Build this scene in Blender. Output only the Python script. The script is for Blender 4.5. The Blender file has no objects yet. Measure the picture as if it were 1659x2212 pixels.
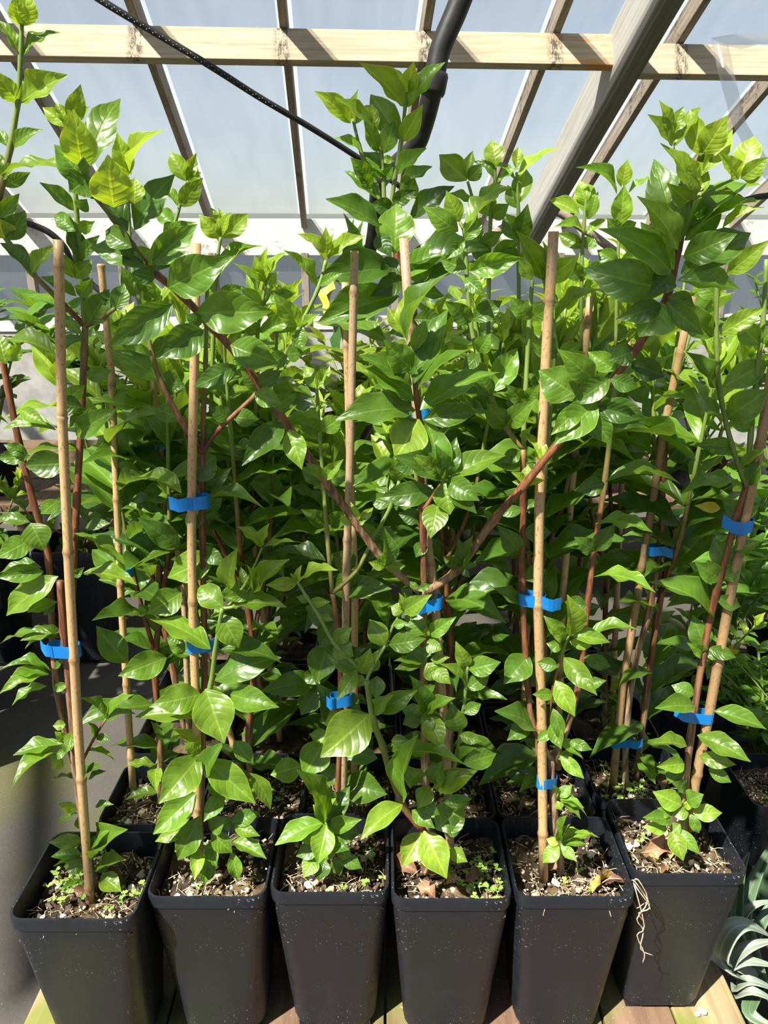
import bpy, bmesh, math, random
from mathutils import Vector, Matrix, noise
R = random.Random(7)
S = bpy.context.scene
COL = S.collection

# ---------------------------------------------------------------- camera, sky, sun, exposure
W, H, F = 1659, 2212, 1600.0
PITCH = math.radians(19.5)
CAM = Vector((0, 0, 1.42))
FW = Vector((0, math.cos(PITCH), -math.sin(PITCH)))
UP = Vector((0, math.sin(PITCH), math.cos(PITCH)))
cd = bpy.data.cameras.new('camera'); cam = bpy.data.objects.new('camera', cd); COL.objects.link(cam)
cd.sensor_fit = 'HORIZONTAL'; cd.sensor_width = 36; cd.lens = 36 * F / W; cd.clip_start = .02
cam.location = CAM; cam.rotation_euler = (math.radians(90) - PITCH, 0, 0)
S.camera = cam
wd = bpy.data.worlds.new('world'); S.world = wd; wd.use_nodes = True
wn = wd.node_tree.nodes; bg = wn['Background']
sky = wn.new('ShaderNodeTexSky'); sky.sky_type = 'NISHITA'; sky.sun_disc = False
SUN = Vector((-.42, -.43, .80)).normalized()
sky.sun_elevation = math.asin(SUN.z); sky.sun_rotation = math.atan2(SUN.x, SUN.y)
sky.air_density = 1.0; sky.dust_density = 1.6; sky.ozone_density = 1.0
wd.node_tree.links.new(sky.outputs[0], bg.inputs[0]); bg.inputs[1].default_value = .105
sl = bpy.data.lights.new('sun', 'SUN'); so = bpy.data.objects.new('sun', sl); COL.objects.link(so)
sl.energy = 15.0; sl.angle = math.radians(.9); sl.color = (1, .945, .84)
so.location = (-3, -3, 6); so.rotation_euler = SUN.to_track_quat('Z', 'Y').to_euler()
S.view_settings.view_transform = 'Standard'; S.view_settings.look = 'None'
S.view_settings.exposure = 0.12; S.view_settings.gamma = 1; S.view_settings.use_curve_mapping = False
cy = S.cycles
cy.max_bounces = 6; cy.diffuse_bounces = 3; cy.glossy_bounces = 2; cy.transmission_bounces = 4; cy.transparent_max_bounces = 8
cy.caustics_reflective = False; cy.caustics_refractive = False; cy.sample_clamp_indirect = 4

# ---------------------------------------------------------------- helpers
def at(px, py, Y):
    d = FW + Vector((1, 0, 0)) * ((px - W / 2) / F) + UP * ((H / 2 - py) / F)
    return CAM + d * (Y / d.y)

def tag(o, label=None, cat=None, group=None, kind=None):
    if label: o['label'] = label
    if cat: o['category'] = cat
    if group: o['group'] = group
    if kind: o['kind'] = kind
    return o

def link(name, data, parent=None, loc=None):
    o = bpy.data.objects.new(name, data); COL.objects.link(o)
    if parent is not None: o.parent = parent
    if loc is not None: o.location = loc
    return o

def empty(name, loc, label, cat, group=None):
    o = bpy.data.objects.new(name, None); COL.objects.link(o); o.location = loc
    o.empty_display_size = .05
    return tag(o, label, cat, group)

class MB:
    """collects polygons; build() links them as one mesh object whose origin is the parent's"""
    def __init__(s): s.v = []; s.f = []; s.age = []; s.uv = None
    def add(s, vs, fs, age=0.0):
        n = len(s.v); s.v += [tuple(x) for x in vs]
        s.f += [tuple(i + n for i in f) for f in fs]
        s.age += list(age) if isinstance(age, (list, tuple)) else [age] * len(vs)
    def box(s, c, sx, sy, sz, ax=None):
        c = Vector(c); X, Y_, Z = ax or (Vector((1, 0, 0)), Vector((0, 1, 0)), Vector((0, 0, 1)))
        vs = [c + X * (i * sx / 2) + Y_ * (j * sy / 2) + Z * (k * sz / 2) for i in (-1, 1) for j in (-1, 1) for k in (-1, 1)]
        s.add(vs, [(0, 1, 3, 2), (4, 6, 7, 5), (0, 4, 5, 1), (2, 3, 7, 6), (0, 2, 6, 4), (1, 5, 7, 3)])
    def tube(s, pts, rad, n=8, age=None, caps=True):
        pts = [Vector(p) for p in pts]; m = len(pts)
        if not isinstance(rad, (list, tuple)): rad = [rad] * m
        ref = Vector((.31, .93, .17)); vs = []; ages = []
        for i, p in enumerate(pts):
            t = (pts[min(i + 1, m - 1)] - pts[max(i - 1, 0)]).normalized()
            a = t.cross(ref)
            if a.length < .1: a = t.cross(Vector((1, 0, 0)))
            a.normalize(); b = t.cross(a)
            for k in range(n):
                th = 2 * math.pi * k / n
                vs.append(p + (a * math.cos(th) + b * math.sin(th)) * rad[i]); ages.append(age[i] if age else 0)
        fs = [(i * n + k, i * n + (k + 1) % n, (i + 1) * n + (k + 1) % n, (i + 1) * n + k) for i in range(m - 1) for k in range(n)]
        if caps: fs += [tuple(range(n - 1, -1, -1)), tuple(range((m - 1) * n, m * n))]
        s.add(vs, fs, ages)
    def mesh(s, name, mat, smooth=True, off=None):
        me = bpy.data.meshes.new(name)
        vs = s.v if off is None else [(x - off[0], y - off[1], z - off[2]) for x, y, z in s.v]
        me.from_pydata(vs, [], s.f); me.materials.append(mat)
        at_ = me.attributes.new('age', 'FLOAT', 'POINT'); at_.data.foreach_set('value', s.age)
        if smooth: me.polygons.foreach_set('use_smooth', [True] * len(me.polygons))
        me.update(); return me
    def build(s, name, mat, parent=None, smooth=True):
        off = parent_loc(parent) if parent is not None else None
        return link(name, s.mesh(name, mat, smooth, off), parent)

def parent_loc(p):
    l = Vector(p.location)
    while p.parent is not None: p = p.parent; l = l + Vector(p.location)
    return l

def bevel(o, w=.003, seg=2):
    m = o.modifiers.new('bevel', 'BEVEL'); m.width = w; m.segments = seg; m.limit_method = 'ANGLE'; return o

def catmull(pts, sub=4):
    pts = [Vector(p) for p in pts]
    if len(pts) < 3: return [pts[0].lerp(pts[-1], i / sub) for i in range(sub + 1)]
    out = []
    for i in range(len(pts) - 1):
        p0, p1, p2, p3 = pts[max(i - 1, 0)], pts[i], pts[i + 1], pts[min(i + 2, len(pts) - 1)]
        for k in range(sub):
            t = k / sub
            out.append(.5 * (2 * p1 + (p2 - p0) * t + (2 * p0 - 5 * p1 + 4 * p2 - p3) * t * t + (3 * p1 - p0 - 3 * p2 + p3) * t ** 3))
    out.append(pts[-1]); return out

# ---------------------------------------------------------------- materials
class NT:
    def __init__(s, name):
        s.m = bpy.data.materials.new(name); s.m.use_nodes = True; s.t = s.m.node_tree; s.n = s.t.nodes
        s.b = s.n['Principled BSDF']; s.out = s.n['Material Output']
    def new(s, typ, **kw):
        n = s.n.new('ShaderNode' + typ)
        for k, v in kw.items(): setattr(n, k, v)
        return n
    def l(s, a, b): s.t.links.new(a, b)
    def set(s, sock, v):
        if hasattr(v, 'is_output') or isinstance(v, bpy.types.NodeSocket): s.l(v, sock)
        else: sock.default_value = v
    def math(s, op, a, b=0.0, c=0.0, clamp=False):
        n = s.new('Math', operation=op); n.use_clamp = clamp
        s.set(n.inputs[0], a); s.set(n.inputs[1], b)
        if op in ('MULTIPLY_ADD', 'SMOOTH_MIN', 'SMOOTH_MAX', 'COMPARE'): s.set(n.inputs[2], c)
        return n.outputs[0]
    def mix(s, f, a, b, typ='MIX'):
        n = s.new('MixRGB', blend_type=typ); s.set(n.inputs[0], f); s.set(n.inputs[1], a); s.set(n.inputs[2], b); return n.outputs[0]
    def ramp(s, f, stops, interp='LINEAR'):
        n = s.new('ValToRGB'); s.l(f, n.inputs[0]); e = n.color_ramp.elements; n.color_ramp.interpolation = interp
        while len(e) < len(stops): e.new(.5)
        for i, (p, c) in enumerate(stops):
            e[i].position = p; e[i].color = (c, c, c, 1) if isinstance(c, (int, float)) else (*c, 1)
        return n.outputs[0]
    def noise(s, scale, detail=4, vec=None, rough=.6, stretch=None):
        n = s.new('TexNoise'); n.inputs['Scale'].default_value = scale; n.inputs['Detail'].default_value = detail; n.inputs['Roughness'].default_value = rough
        v = vec or s.obj()
        if stretch:
            mp = s.new('Mapping'); mp.inputs['Scale'].default_value = stretch; s.l(v, mp.inputs[0]); v = mp.outputs[0]
        s.l(v, n.inputs['Vector']); return n.outputs['Fac']
    def obj(s):
        if not hasattr(s, '_o'): s._o = s.new('TexCoord')
        return s._o.outputs['Object']
    def bump(s, h, strength=.3, dist=.002):
        n = s.new('Bump'); n.inputs['Strength'].default_value = strength; n.inputs['Distance'].default_value = dist
        s.l(h, n.inputs['Height']); s.l(n.outputs[0], s.b.inputs['Normal']); return n.outputs[0]
    def base(s, c, rough=.6, spec=.5):
        s.set(s.b.inputs['Base Color'], c if not isinstance(c, tuple) else (*c, 1)); s.set(s.b.inputs['Roughness'], rough)
        s.b.inputs['Specular IOR Level'].default_value = spec; return s

def leaf_material(name, dark, mid, young, under=.5, rough=.33, veins=7.0, trans=.42, quilt=.5):
    t = NT(name); oi = t.new('ObjectInfo'); sp = t.new('SeparateColor'); t.l(oi.outputs['Color'], sp.inputs[0])
    uvn = t.new('UVMap'); uvn.uv_map = 'UVMap'; sx = t.new('SeparateXYZ'); t.l(uvn.outputs[0], sx.inputs[0])
    v = t.math('ABSOLUTE', t.math('MULTIPLY_ADD', sx.outputs[0], 2.0, -1.0))
    u = sx.outputs[1]
    col = t.ramp(sp.outputs[0], [(0, dark), (.5, mid), (1, young)])
    ph = t.math('FRACT', t.math('SUBTRACT', t.math('MULTIPLY', u, veins), t.math('MULTIPLY_ADD', t.math('MULTIPLY', v, v), .9, t.math('MULTIPLY', v, .8))))
    d = t.math('ABSOLUTE', t.math('SUBTRACT', ph, .5))                   # .5 on a lateral vein
    lat = t.math('MULTIPLY', t.ramp(d, [(.40, 0.0), (.5, 1.0)]), t.ramp(v, [(.0, 1.0), (.85, .5), (1, 0.0)]))
    rib = t.ramp(v, [(.03, 1.0), (.10, 0.0)])
    line = t.math('MAXIMUM', t.math('MULTIPLY', lat, .30), rib)
    nz = t.noise(3.0, 3, uvn.outputs[0])
    vein_col = t.mix(1, col, (2.1, 1.75, 2.2, 1), 'MULTIPLY')
    c2 = t.mix(t.math('MULTIPLY', line, .5), col, vein_col)
    c2 = t.mix(t.math('MULTIPLY', t.ramp(v, [(.92, 0.0), (.99, 1.0)]), .55), c2, t.mix(1, col, (2.2, 1.9, 2.0, 1), 'MULTIPLY'))
    c2 = t.mix(1, c2, t.ramp(nz, [(.25, .72), (.75, 1.25)]), 'MULTIPLY')
    hv = t.new('HueSaturation'); hv.inputs['Value'].default_value = 1
    t.l(t.math('MULTIPLY_ADD', oi.outputs['Random'], .45, .78), hv.inputs['Value']); t.l(c2, hv.inputs['Color'])
    g = t.new('NewGeometry')
    und = t.mix(.5, hv.outputs[0], (.16, .24, .10, 1))
    full = t.mix(t.math('MULTIPLY', g.outputs['Backfacing'], under), hv.outputs[0], und)
    t.set(t.b.inputs['Base Color'], full); t.b.inputs['Coat Weight'].default_value = .12; t.b.inputs['Coat Roughness'].default_value = .25
    t.set(t.b.inputs['Roughness'], t.math('MULTIPLY_ADD', g.outputs['Backfacing'], .25, rough))
    t.b.inputs['Specular IOR Level'].default_value = .5
    h = t.math('SUBTRACT', t.math('MULTIPLY', t.ramp(d, [(.0, 1.0), (.25, .86), (.42, .4), (.5, 0.0)]), quilt), t.math('MULTIPLY', rib, .5))
    hh = t.math('ADD', h, t.math('MULTIPLY', t.noise(16, 2, uvn.outputs[0]), .22))
    nrm = t.bump(hh, .26, .003)
    tr = t.new('BsdfTranslucent'); t.l(t.mix(1, full, (1.9, 1.75, .55, 1), 'MULTIPLY'), tr.inputs[0]); t.l(nrm, tr.inputs['Normal'])
    mx = t.new('MixShader'); mx.inputs[0].default_value = trans
    t.l(t.b.outputs[0], mx.inputs[1]); t.l(tr.outputs[0], mx.inputs[2]); t.l(mx.outputs[0], t.out.inputs[0])
    return t.m

M = {}
M['leaf'] = leaf_material('shrub_leaf', (.036, .095, .014), (.125, .25, .022), (.31, .43, .035))
M['back_leaf'] = leaf_material('background_leaf', (.04, .12, .02), (.13, .27, .03), (.34, .42, .04))
M['ivy_leaf'] = leaf_material('small_leaf', (.02, .06, .018), (.06, .15, .03), (.3, .38, .05), quilt=.3)
M['dry_leaf'] = leaf_material('dry_leaf', (.10, .045, .025), (.22, .12, .06), (.5, .35, .06), under=.2, rough=.6, trans=.15)
M['strap_leaf'] = leaf_material('strap_leaf', (.05, .115, .035), (.13, .185, .125), (.25, .29, .24), veins=.01, quilt=.05, trans=.15, rough=.45)

def stem_material():
    t = NT('stem'); a = t.new('Attribute'); a.attribute_name = 'age'
    n = t.noise(220, 3, stretch=(1, 1, .12))
    old = t.mix(t.ramp(n, [(.35, 0.0), (.65, 1.0)]), (.075, .042, .025, 1), (.40, .30, .18, 1))
    red = t.mix(t.ramp(n, [(.4, 0.0), (.6, 1.0)]), (.10, .030, .014, 1), (.22, .085, .035, 1))
    green = t.mix(n, (.10, .17, .025, 1), (.22, .30, .07, 1))
    c = t.mix(t.ramp(a.outputs['Fac'], [(.14, 0.0), (.38, 1.0)]), old, red)
    c = t.mix(t.ramp(a.outputs['Fac'], [(.62, 0.0), (.85, 1.0)]), c, green)
    t.base(c, .5); t.bump(n, .5, .001); return t.m
M['stem'] = stem_material()

def bamboo_material(name, a, b):
    t = NT(name); n = t.noise(60, 5, stretch=(3, 3, .08)); sp = t.noise(420, 2, stretch=(1, 1, .4))
    c = t.mix(n, (*a, 1), (*b, 1))
    c = t.mix(t.math('MULTIPLY', t.ramp(sp, [(.58, 0.0), (.66, 1.0)]), .6), c, (.13, .07, .03, 1))
    at_ = t.new('Attribute'); at_.attribute_name = 'age'
    c = t.mix(at_.outputs['Fac'], c, (.20, .11, .05, 1))
    t.base(c, .42); t.bump(n, .15, .001); return t.m
M['bamboo'] = bamboo_material('bamboo', (.40, .24, .11), (.55, .38, .19))
M['bamboo_brown'] = bamboo_material('bamboo_brown', (.30, .20, .12), (.46, .32, .19))

def pot_material():
    t = NT('black_plastic'); n = t.noise(40, 5); s = t.noise(260, 2); d = t.noise(9, 3)
    c = t.mix(n, (.0040, .0058, .0096, 1), (.0082, .0110, .0165, 1))
    c = t.mix(t.math('MULTIPLY', t.ramp(s, [(.665, 0.0), (.70, 1.0)]), t.ramp(d, [(.46, 0.0), (.60, .8)])), c, (.30, .30, .29, 1))
    t.base(c, t.ramp(n, [(.3, .42), (.7, .56)]), .45); t.bump(t.noise(300, 3), .08, .001); return t.m
M['pot'] = pot_material()

def tape_material():
    t = NT('blue_tape'); n = t.noise(90, 2)
    t.base(t.mix(n, (.006, .19, .58, 1), (.012, .25, .70, 1)), .34, .5); t.bump(n, .15, .001)
    tr = t.new('BsdfTranslucent'); tr.inputs[0].default_value = (.02, .3, .8, 1)
    mx = t.new('MixShader'); mx.inputs[0].default_value = .18
    t.l(t.b.outputs[0], mx.inputs[1]); t.l(tr.outputs[0], mx.inputs[2]); t.l(mx.outputs[0], t.out.inputs[0]); return t.m
M['tape'] = tape_material()

def soil_material():
    t = NT('potting_soil'); n = t.noise(45, 8, rough=.75); g = t.noise(170, 3); w = t.noise(14, 4)
    c = t.mix(t.ramp(n, [(.32, 0.0), (.62, 1.0)]), (.012, .009, .007, 1), (.075, .052, .035, 1))
    c = t.mix(t.math('MULTIPLY', t.ramp(w, [(.48, 0.0), (.62, 1.0)]), .75), c, t.mix(g, (.07, .045, .024, 1), (.30, .21, .11, 1)))
    c = t.mix(t.ramp(g, [(.70, 0.0), (.74, 1.0)]), c, (.42, .33, .22, 1))
    t.base(c, .9, .2); t.bump(t.math('ADD', n, t.math('MULTIPLY', g, .5)), .9, .008); return t.m
M['soil'] = soil_material()

def simple(name, a, b, scale=40, rough=.7, bump=.3, stretch=None, spec=.4):
    t = NT(name); n = t.noise(scale, 5, stretch=stretch)
    t.base(t.mix(t.ramp(n, [(.3, 0.0), (.7, 1.0)]), (*a, 1), (*b, 1)), rough, spec); t.bump(n, bump, .002); return t.m
M['pumice'] = simple('pumice_stone', (.38, .27, .16), (.68, .56, .40), 60, .9, .6)
M['bark'] = simple('bark_chip', (.022, .015, .011), (.11, .075, .05), 150, .85)
M['perlite'] = simple('white_grit', (.62, .58, .50), (.85, .82, .75), 80, .9, .4)
M['root'] = simple('dry_root', (.30, .22, .13), (.55, .45, .30), 90, .8)
M['weed'] = simple('weed', (.10, .20, .03), (.30, .42, .08), 60, .6)
M['grass'] = simple('dry_grass', (.28, .30, .12), (.50, .48, .26), 60, .7)
M['hose'] = simple('black_hose', (.012, .012, .012), (.028, .027, .025), 30, .45, .1)
M['strap'] = simple('strap_hole', (.35, .36, .37), (.5, .5, .5), 30, .5)
M['white_paint'] = simple('white_painted_board', (.62, .61, .57), (.80, .79, .76), 10, .65, .2, (.4, 3, 3))
M['yellow_leaf'] = simple('yellow_leaf', (.45, .36, .02), (.62, .55, .05), 30, .5)
M['grey_block'] = simple('grey_block_wall', (.28, .27, .25), (.45, .44, .42), 9, .9)
M['metal'] = simple('dark_gusset', (.08, .08, .07), (.16, .15, .14), 20, .6)

def wood_material(name, a, b, mould=0.0, rot=None, stain=None, knots=True):
    """a, b pale and dark grain; grain runs along local X"""
    t = NT(name)
    n = t.noise(9, 6, stretch=(.35, 7, 7)); f = t.noise(60, 3, stretch=(.1, 4, 4)); big = t.noise(3.1, 3, stretch=(1, 1.5, 1.5))
    c = t.mix(t.ramp(n, [(.3, 0.0), (.7, 1.0)]), (*a, 1), (*b, 1))
    c = t.mix(t.math('MULTIPLY', t.ramp(f, [(.60, 0.0), (.70, 1.0)]), .35), c, (b[0] * .45, b[1] * .42, b[2] * .4, 1))
    if knots:
        vo = t.new('TexVoronoi'); vo.inputs['Scale'].default_value = 3.2
        mp = t.new('Mapping'); mp.inputs['Scale'].default_value = (.7, 2.6, 2.6); t.l(t.obj(), mp.inputs[0]); t.l(mp.outputs[0], vo.inputs['Vector'])
        c = t.mix(t.ramp(vo.outputs['Distance'], [(.03, .8), (.075, 0.0)]), c, (.16, .09, .04, 1))
    if mould:
        c = t.mix(t.math('MULTIPLY', t.ramp(t.noise(26, 6, rough=.75), [(.5, 0.0), (.62, 1.0)]), t.math('MULTIPLY', t.ramp(big, [(.45, 0.0), (.6, 1.0)]), mould)), c, (.05, .042, .033, 1))
    if rot:
        sx = t.new('SeparateXYZ'); t.l(t.obj(), sx.inputs[0])
        d = t.math('ABSOLUTE', t.math('SUBTRACT', sx.outputs[0], rot[0])); 
        e = t.math('MULTIPLY', t.ramp(d, [(rot[1] * .3, 1.0), (rot[1], 0.0)]), t.ramp(t.noise(5, 4, stretch=(1, 6, 6)), [(.50, 0.0), (.56, 1.0)]))
        c = t.mix(e, c, (.50, .22, .05, 1))
    if stain:                                   # black mould where the rafters rest on the board
        sx = t.new('SeparateXYZ'); t.l(t.obj(), sx.inputs[0]); e = None
        for x0 in stain:
            d = t.math('ABSOLUTE', t.math('SUBTRACT', sx.outputs[0], x0)); k = t.ramp(d, [(.018, 1.0), (.042, 0.0)])
            e = k if e is None else t.math('MAXIMUM', e, k)
        sp = t.ramp(t.noise(70, 6, rough=.8, stretch=(1, 1, .35)), [(.46, 0.0), (.56, .9)])
        c = t.mix(t.math('MULTIPLY', e, sp), c, (.03, .027, .022, 1))
    t.base(c, .72, .3); t.bump(t.math('ADD', n, f), .25, .002); return t.m

def film_material(name, transp, tint, tl):
    t = NT(name)
    tp = t.new('BsdfTransparent'); tl_ = t.new('BsdfTranslucent'); gl = t.new('BsdfGlossy'); df = t.new('BsdfDiffuse')
    n = t.noise(2.2, 3, stretch=(1, .35, 1), rough=.4); sc = t.noise(5, 4, stretch=(2.5, .2, 1), rough=.55)
    tp.inputs[0].default_value = (*tint, 1); tl_.inputs[0].default_value = (.80, .84, .86, 1); df.inputs[0].default_value = (.7, .73, .74, 1)
    gl.inputs['Roughness'].default_value = .22
    b = t.new('Bump'); b.inputs['Strength'].default_value = .25; b.inputs['Distance'].default_value = .02; t.l(n, b.inputs['Height']); t.l(b.outputs[0], gl.inputs['Normal'])
    m1 = t.new('MixShader'); t.l(t.ramp(t.math('ADD', t.math('MULTIPLY', n, .6), t.math('MULTIPLY', sc, .4)), [(.3, tl * .75), (.7, tl * 1.3)]), m1.inputs[0]); t.l(tp.outputs[0], m1.inputs[1]); t.l(tl_.outputs[0], m1.inputs[2])
    m2 = t.new('MixShader'); m2.inputs[0].default_value = .06; t.l(m1.outputs[0], m2.inputs[1]); t.l(df.outputs[0], m2.inputs[2])
    m3 = t.new('MixShader'); m3.inputs[0].default_value = .035; t.l(m2.outputs[0], m3.inputs[1]); t.l(gl.outputs[0], m3.inputs[2])
    t.l(m3.outputs[0], t.out.inputs[0]); return t.m
M['film'] = film_material('greenhouse_film', .7, (.88, .895, .90), .14)
M['wall_film'] = film_material('wall_film', .6, (.97, .98, .99), .75)
M['loose_film'] = film_material('loose_film', .5, (.86, .87, .88), .34)

def floor_material():
    t = NT('floor_membrane'); n = t.noise(1.6, 5); f = t.noise(120, 4); g = t.noise(2.3, 3); w = t.noise(260, 2)
    c = t.mix(t.ramp(n, [(.3, 0.0), (.7, 1.0)]), (.036, .033, .030, 1), (.085, .077, .067, 1))
    c = t.mix(t.math('MULTIPLY', f, .25), c, (.17, .155, .13, 1))
    c = t.mix(t.math('MULTIPLY', t.ramp(g, [(.55, 0.0), (.68, 1.0)]), .7), c, (.085, .09, .022, 1))
    vm = t.new('VectorMath', operation='DISTANCE'); t.l(t.obj(), vm.inputs[0]); vm.inputs[1].default_value = (-1.0, 1.74, 0)
    moss = t.math('MULTIPLY', t.ramp(t.math('ADD', vm.outputs['Value'], t.math('MULTIPLY_ADD', n, .5, -.25)), [(.03, 1.0), (.24, 0.0)]), .7)
    c = t.mix(moss, c, t.mix(f, (.075, .08, .012, 1), (.17, .17, .035, 1)))
    c = t.mix(t.ramp(w, [(.70, 0.0), (.73, 1.0)]), c, (.30, .28, .24, 1))
    c = t.mix(t.ramp(w, [(.74, 0.0), (.77, 1.0)]), c, (.45, .43, .38, 1))
    t.base(c, .8, .3); t.bump(f, .3, .003); return t.m
M['floor'] = floor_material()

def bench_material():
    t = NT('bench_plank_brown'); n = t.noise(7, 6, stretch=(6, .5, 6)); g = t.noise(5, 3); s = t.noise(230, 2)
    c = t.mix(t.ramp(n, [(.3, 0.0), (.7, 1.0)]), (.075, .043, .027, 1), (.19, .12, .075, 1))
    c = t.mix(t.math('MULTIPLY', t.ramp(g, [(.5, 0.0), (.66, 1.0)]), .8), c, (.12, .15, .03, 1))
    c = t.mix(t.ramp(s, [(.70, 0.0), (.73, 1.0)]), c, (.48, .40, .28, 1))
    t.base(c, .85, .3); t.bump(n, .3, .003); return t.m
M['bench'] = bench_material()
def bench_edge_material():
    t = NT('bench_edge_plank'); n = t.noise(9, 6, stretch=(9, .4, 9)); g = t.noise(6, 3)
    c = t.mix(t.ramp(n, [(.3, 0.0), (.7, 1.0)]), (.15, .11, .06, 1), (.32, .25, .14, 1))
    c = t.mix(t.math('MULTIPLY', t.ramp(g, [(.46, 0.0), (.58, 1.0)]), .85), c, (.13, .15, .025, 1))
    t.base(c, .8, .3); t.bump(n, .3, .003); return t.m
M['bench_edge'] = bench_edge_material()

# ---------------------------------------------------------------- the setting: floor, film roof, eave wall
fl = MB(); fl.add([(-9, -5, 0), (9, -5, 0), (9, 9, 0), (-9, 9, 0)], [(0, 1, 2, 3)])
tag(fl.build('floor', M['floor'], smooth=False), 'grey weathered floor of the greenhouse with mossy patches', None, None, 'structure')

RD = Vector((-.065, 1, -.466)); RDn = RD.normalized()       # down the rafters
PD = Vector((1, .065, 0)).normalized()                      # along the purlin
RN = PD.cross(RDn).normalized()                             # roof normal, up
def roof(x, Y): return Vector((x - .065 * (Y - 4.06), Y + .065 * (x - 0), 2.236 - .466 * (Y - 4.06)))   # x = position along the purlin at Y 4.06
RIDGE, EAVE = -1.2, 5.42
film = MB(); nx, ny = 40, 24
for j in range(ny + 1):
    for i in range(nx + 1):
        p = roof(-6 + 12 * i / nx, RIDGE + (EAVE - RIDGE) * j / ny) + RN * (.055 + .006 * noise.noise(Vector((i * .7, j * .9, 3))))
        film.v.append(tuple(p)); film.age.append(0)
film.f = [(j * (nx + 1) + i, j * (nx + 1) + i + 1, (j + 1) * (nx + 1) + i + 1, (j + 1) * (nx + 1) + i) for j in range(ny) for i in range(nx)]
ceiling = tag(film.build('ceiling', M['film']), 'translucent plastic film roof sloping down to the eave', None, None, 'structure')
RX = [-1.076 - .61 * k for k in range(7, 0, -1)] + [-1.076, -.454, .168, .745, 1.328] + [1.328 + .6 * k for k in range(1, 7)]
M['rafter'] = wood_material('weathered_rafter', (.36, .31, .25), (.20, .155, .115), mould=.9, knots=False)
def beam(name, a, b, w, h, mat, parent, up, bev=.003):
    """a board from a to b; local X along it, so the grain follows"""
    a, b = Vector(a), Vector(b); X = (b - a).normalized(); Zv = (up - X * up.dot(X)).normalized(); Yv = Zv.cross(X)
    L = (b - a).length; me_ = MB(); me_.box((L / 2, 0, 0), L, w, h)
    o = link(name, me_.mesh(name, mat, False), parent)
    o.matrix_world = Matrix((X, Yv, Zv)).transposed().to_4x4(); o.location = a
    return bevel(o, bev)
def film_band(x):                      # the film is doubled where it is fixed down along each rafter
    b = MB(); a, e = roof(x, RIDGE) + RN * .051, roof(x, EAVE) + RN * .051
    b.add([a - PD * .036, a + PD * .036, e + PD * .036, e - PD * .036], [(0, 1, 2, 3)]); b.build('film_band', M['loose_film'], ceiling, False)
for x in RX: film_band(x)
for x in RX:
    beam('rafter', roof(x, RIDGE) , roof(x, EAVE), .036, .10, M['rafter'], ceiling, RN)
# purlin board on edge under the rafters (two lengths meeting at the heavy beam)
PUR_Y = 3.79
def pur(x, off, dy=0): return roof(x, PUR_Y + dy) + RN * off
M['purlin'] = wood_material('pale_purlin', (.47, .41, .30), (.31, .25, .165), stain=[x + 4.55 for x in RX], rot=(5.62, .42))
M['purlin_b'] = wood_material('pale_purlin_right', (.47, .415, .305), (.32, .26, .175), stain=[x - 1.0 for x in RX])
beam('purlin', pur(-4.55, -.124), pur(1.10, -.124), .042, .147, M['purlin'], ceiling, RN)
beam('purlin', pur(1.0, -.130, .040), pur(4.8, -.130, .040), .042, .147, M['purlin_b'], ceiling, RN)
beam('purlin', pur(-4.55, -.124, -2.3), pur(4.8, -.124, -2.3), .042, .147, M['purlin_b'], ceiling, RN)
# heavy principal rafter: light side face, underside shade painted on a dark strip, lower than the others
def roof_off(px, py, off):
    d = FW + Vector((1, 0, 0)) * ((px - W / 2) / F) + UP * ((H / 2 - py) / F)
    p0 = roof(0, 4.06) + RN * off
    return CAM + d * ((p0 - CAM).dot(RN) / d.dot(RN))
c0 = roof_off(1405, 60, -.25)
M['shade_strip'] = wood_material('painted_shade_strip', (.20, .20, .165), (.12, .12, .095), knots=False)
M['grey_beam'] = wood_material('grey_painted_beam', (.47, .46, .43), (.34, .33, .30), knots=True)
cbm = c0 + RN * .10
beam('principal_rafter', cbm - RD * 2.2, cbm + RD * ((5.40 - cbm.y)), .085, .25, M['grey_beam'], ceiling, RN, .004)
beam('plank', cbm - RD * 2.2 - RN * .137 + PD * .012, cbm + RD * (5.35 - cbm.y) - RN * .137 + PD * .004, .074, .024, M['shade_strip'], ceiling, RN)  # strip under the beam; its dark colour stands in for shade
# eave board and the film wall under it
M['white_wood'] = wood_material('white_eave', (.80, .78, .73), (.62, .60, .55), mould=.5, knots=False)
ev = lambda x, z, dy=0: Vector((x, 5.44 + .065 * x + dy, z))
beam('trim_1', ev(-6, 1.50), ev(6, 1.50), .05, .235, M['white_wood'], None, Vector((0, 0, 1)))
tag(bpy.data.objects['trim_1'], 'long white eave board at the foot of the film roof', None, None, 'structure')
beam('trim_2', ev(-6, .93), ev(6, .93), .06, .09, M['white_wood'], None, Vector((0, 0, 1)))
tag(bpy.data.objects['trim_2'], 'white sill rail below the film wall', None, None, 'structure')
wl = MB(); wl.add([ev(-6, .9, .03), ev(6, .9, .03), ev(6, 1.42, .03), ev(-6, 1.42, .03)], [(0, 1, 2, 3)])
wall = tag(wl.build('wall_back', M['wall_film'], smooth=False), 'film covered side wall below the white eave board', None, None, 'structure')
lw = MB(); lw.box(ev(0, .45, .03), 12, .1, .9, (PD, Vector((-.065, 1, 0)).normalized(), Vector((0, 0, 1)))); lw.build('low_wall', M['grey_block'], wall, False)
for x in RX: beam('stud', ev(x - .09, .9, -.02), ev(x - .09, 1.4, -.02), .05, .06, M['rafter'], wall, Vector((0, 1, 0)))
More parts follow.
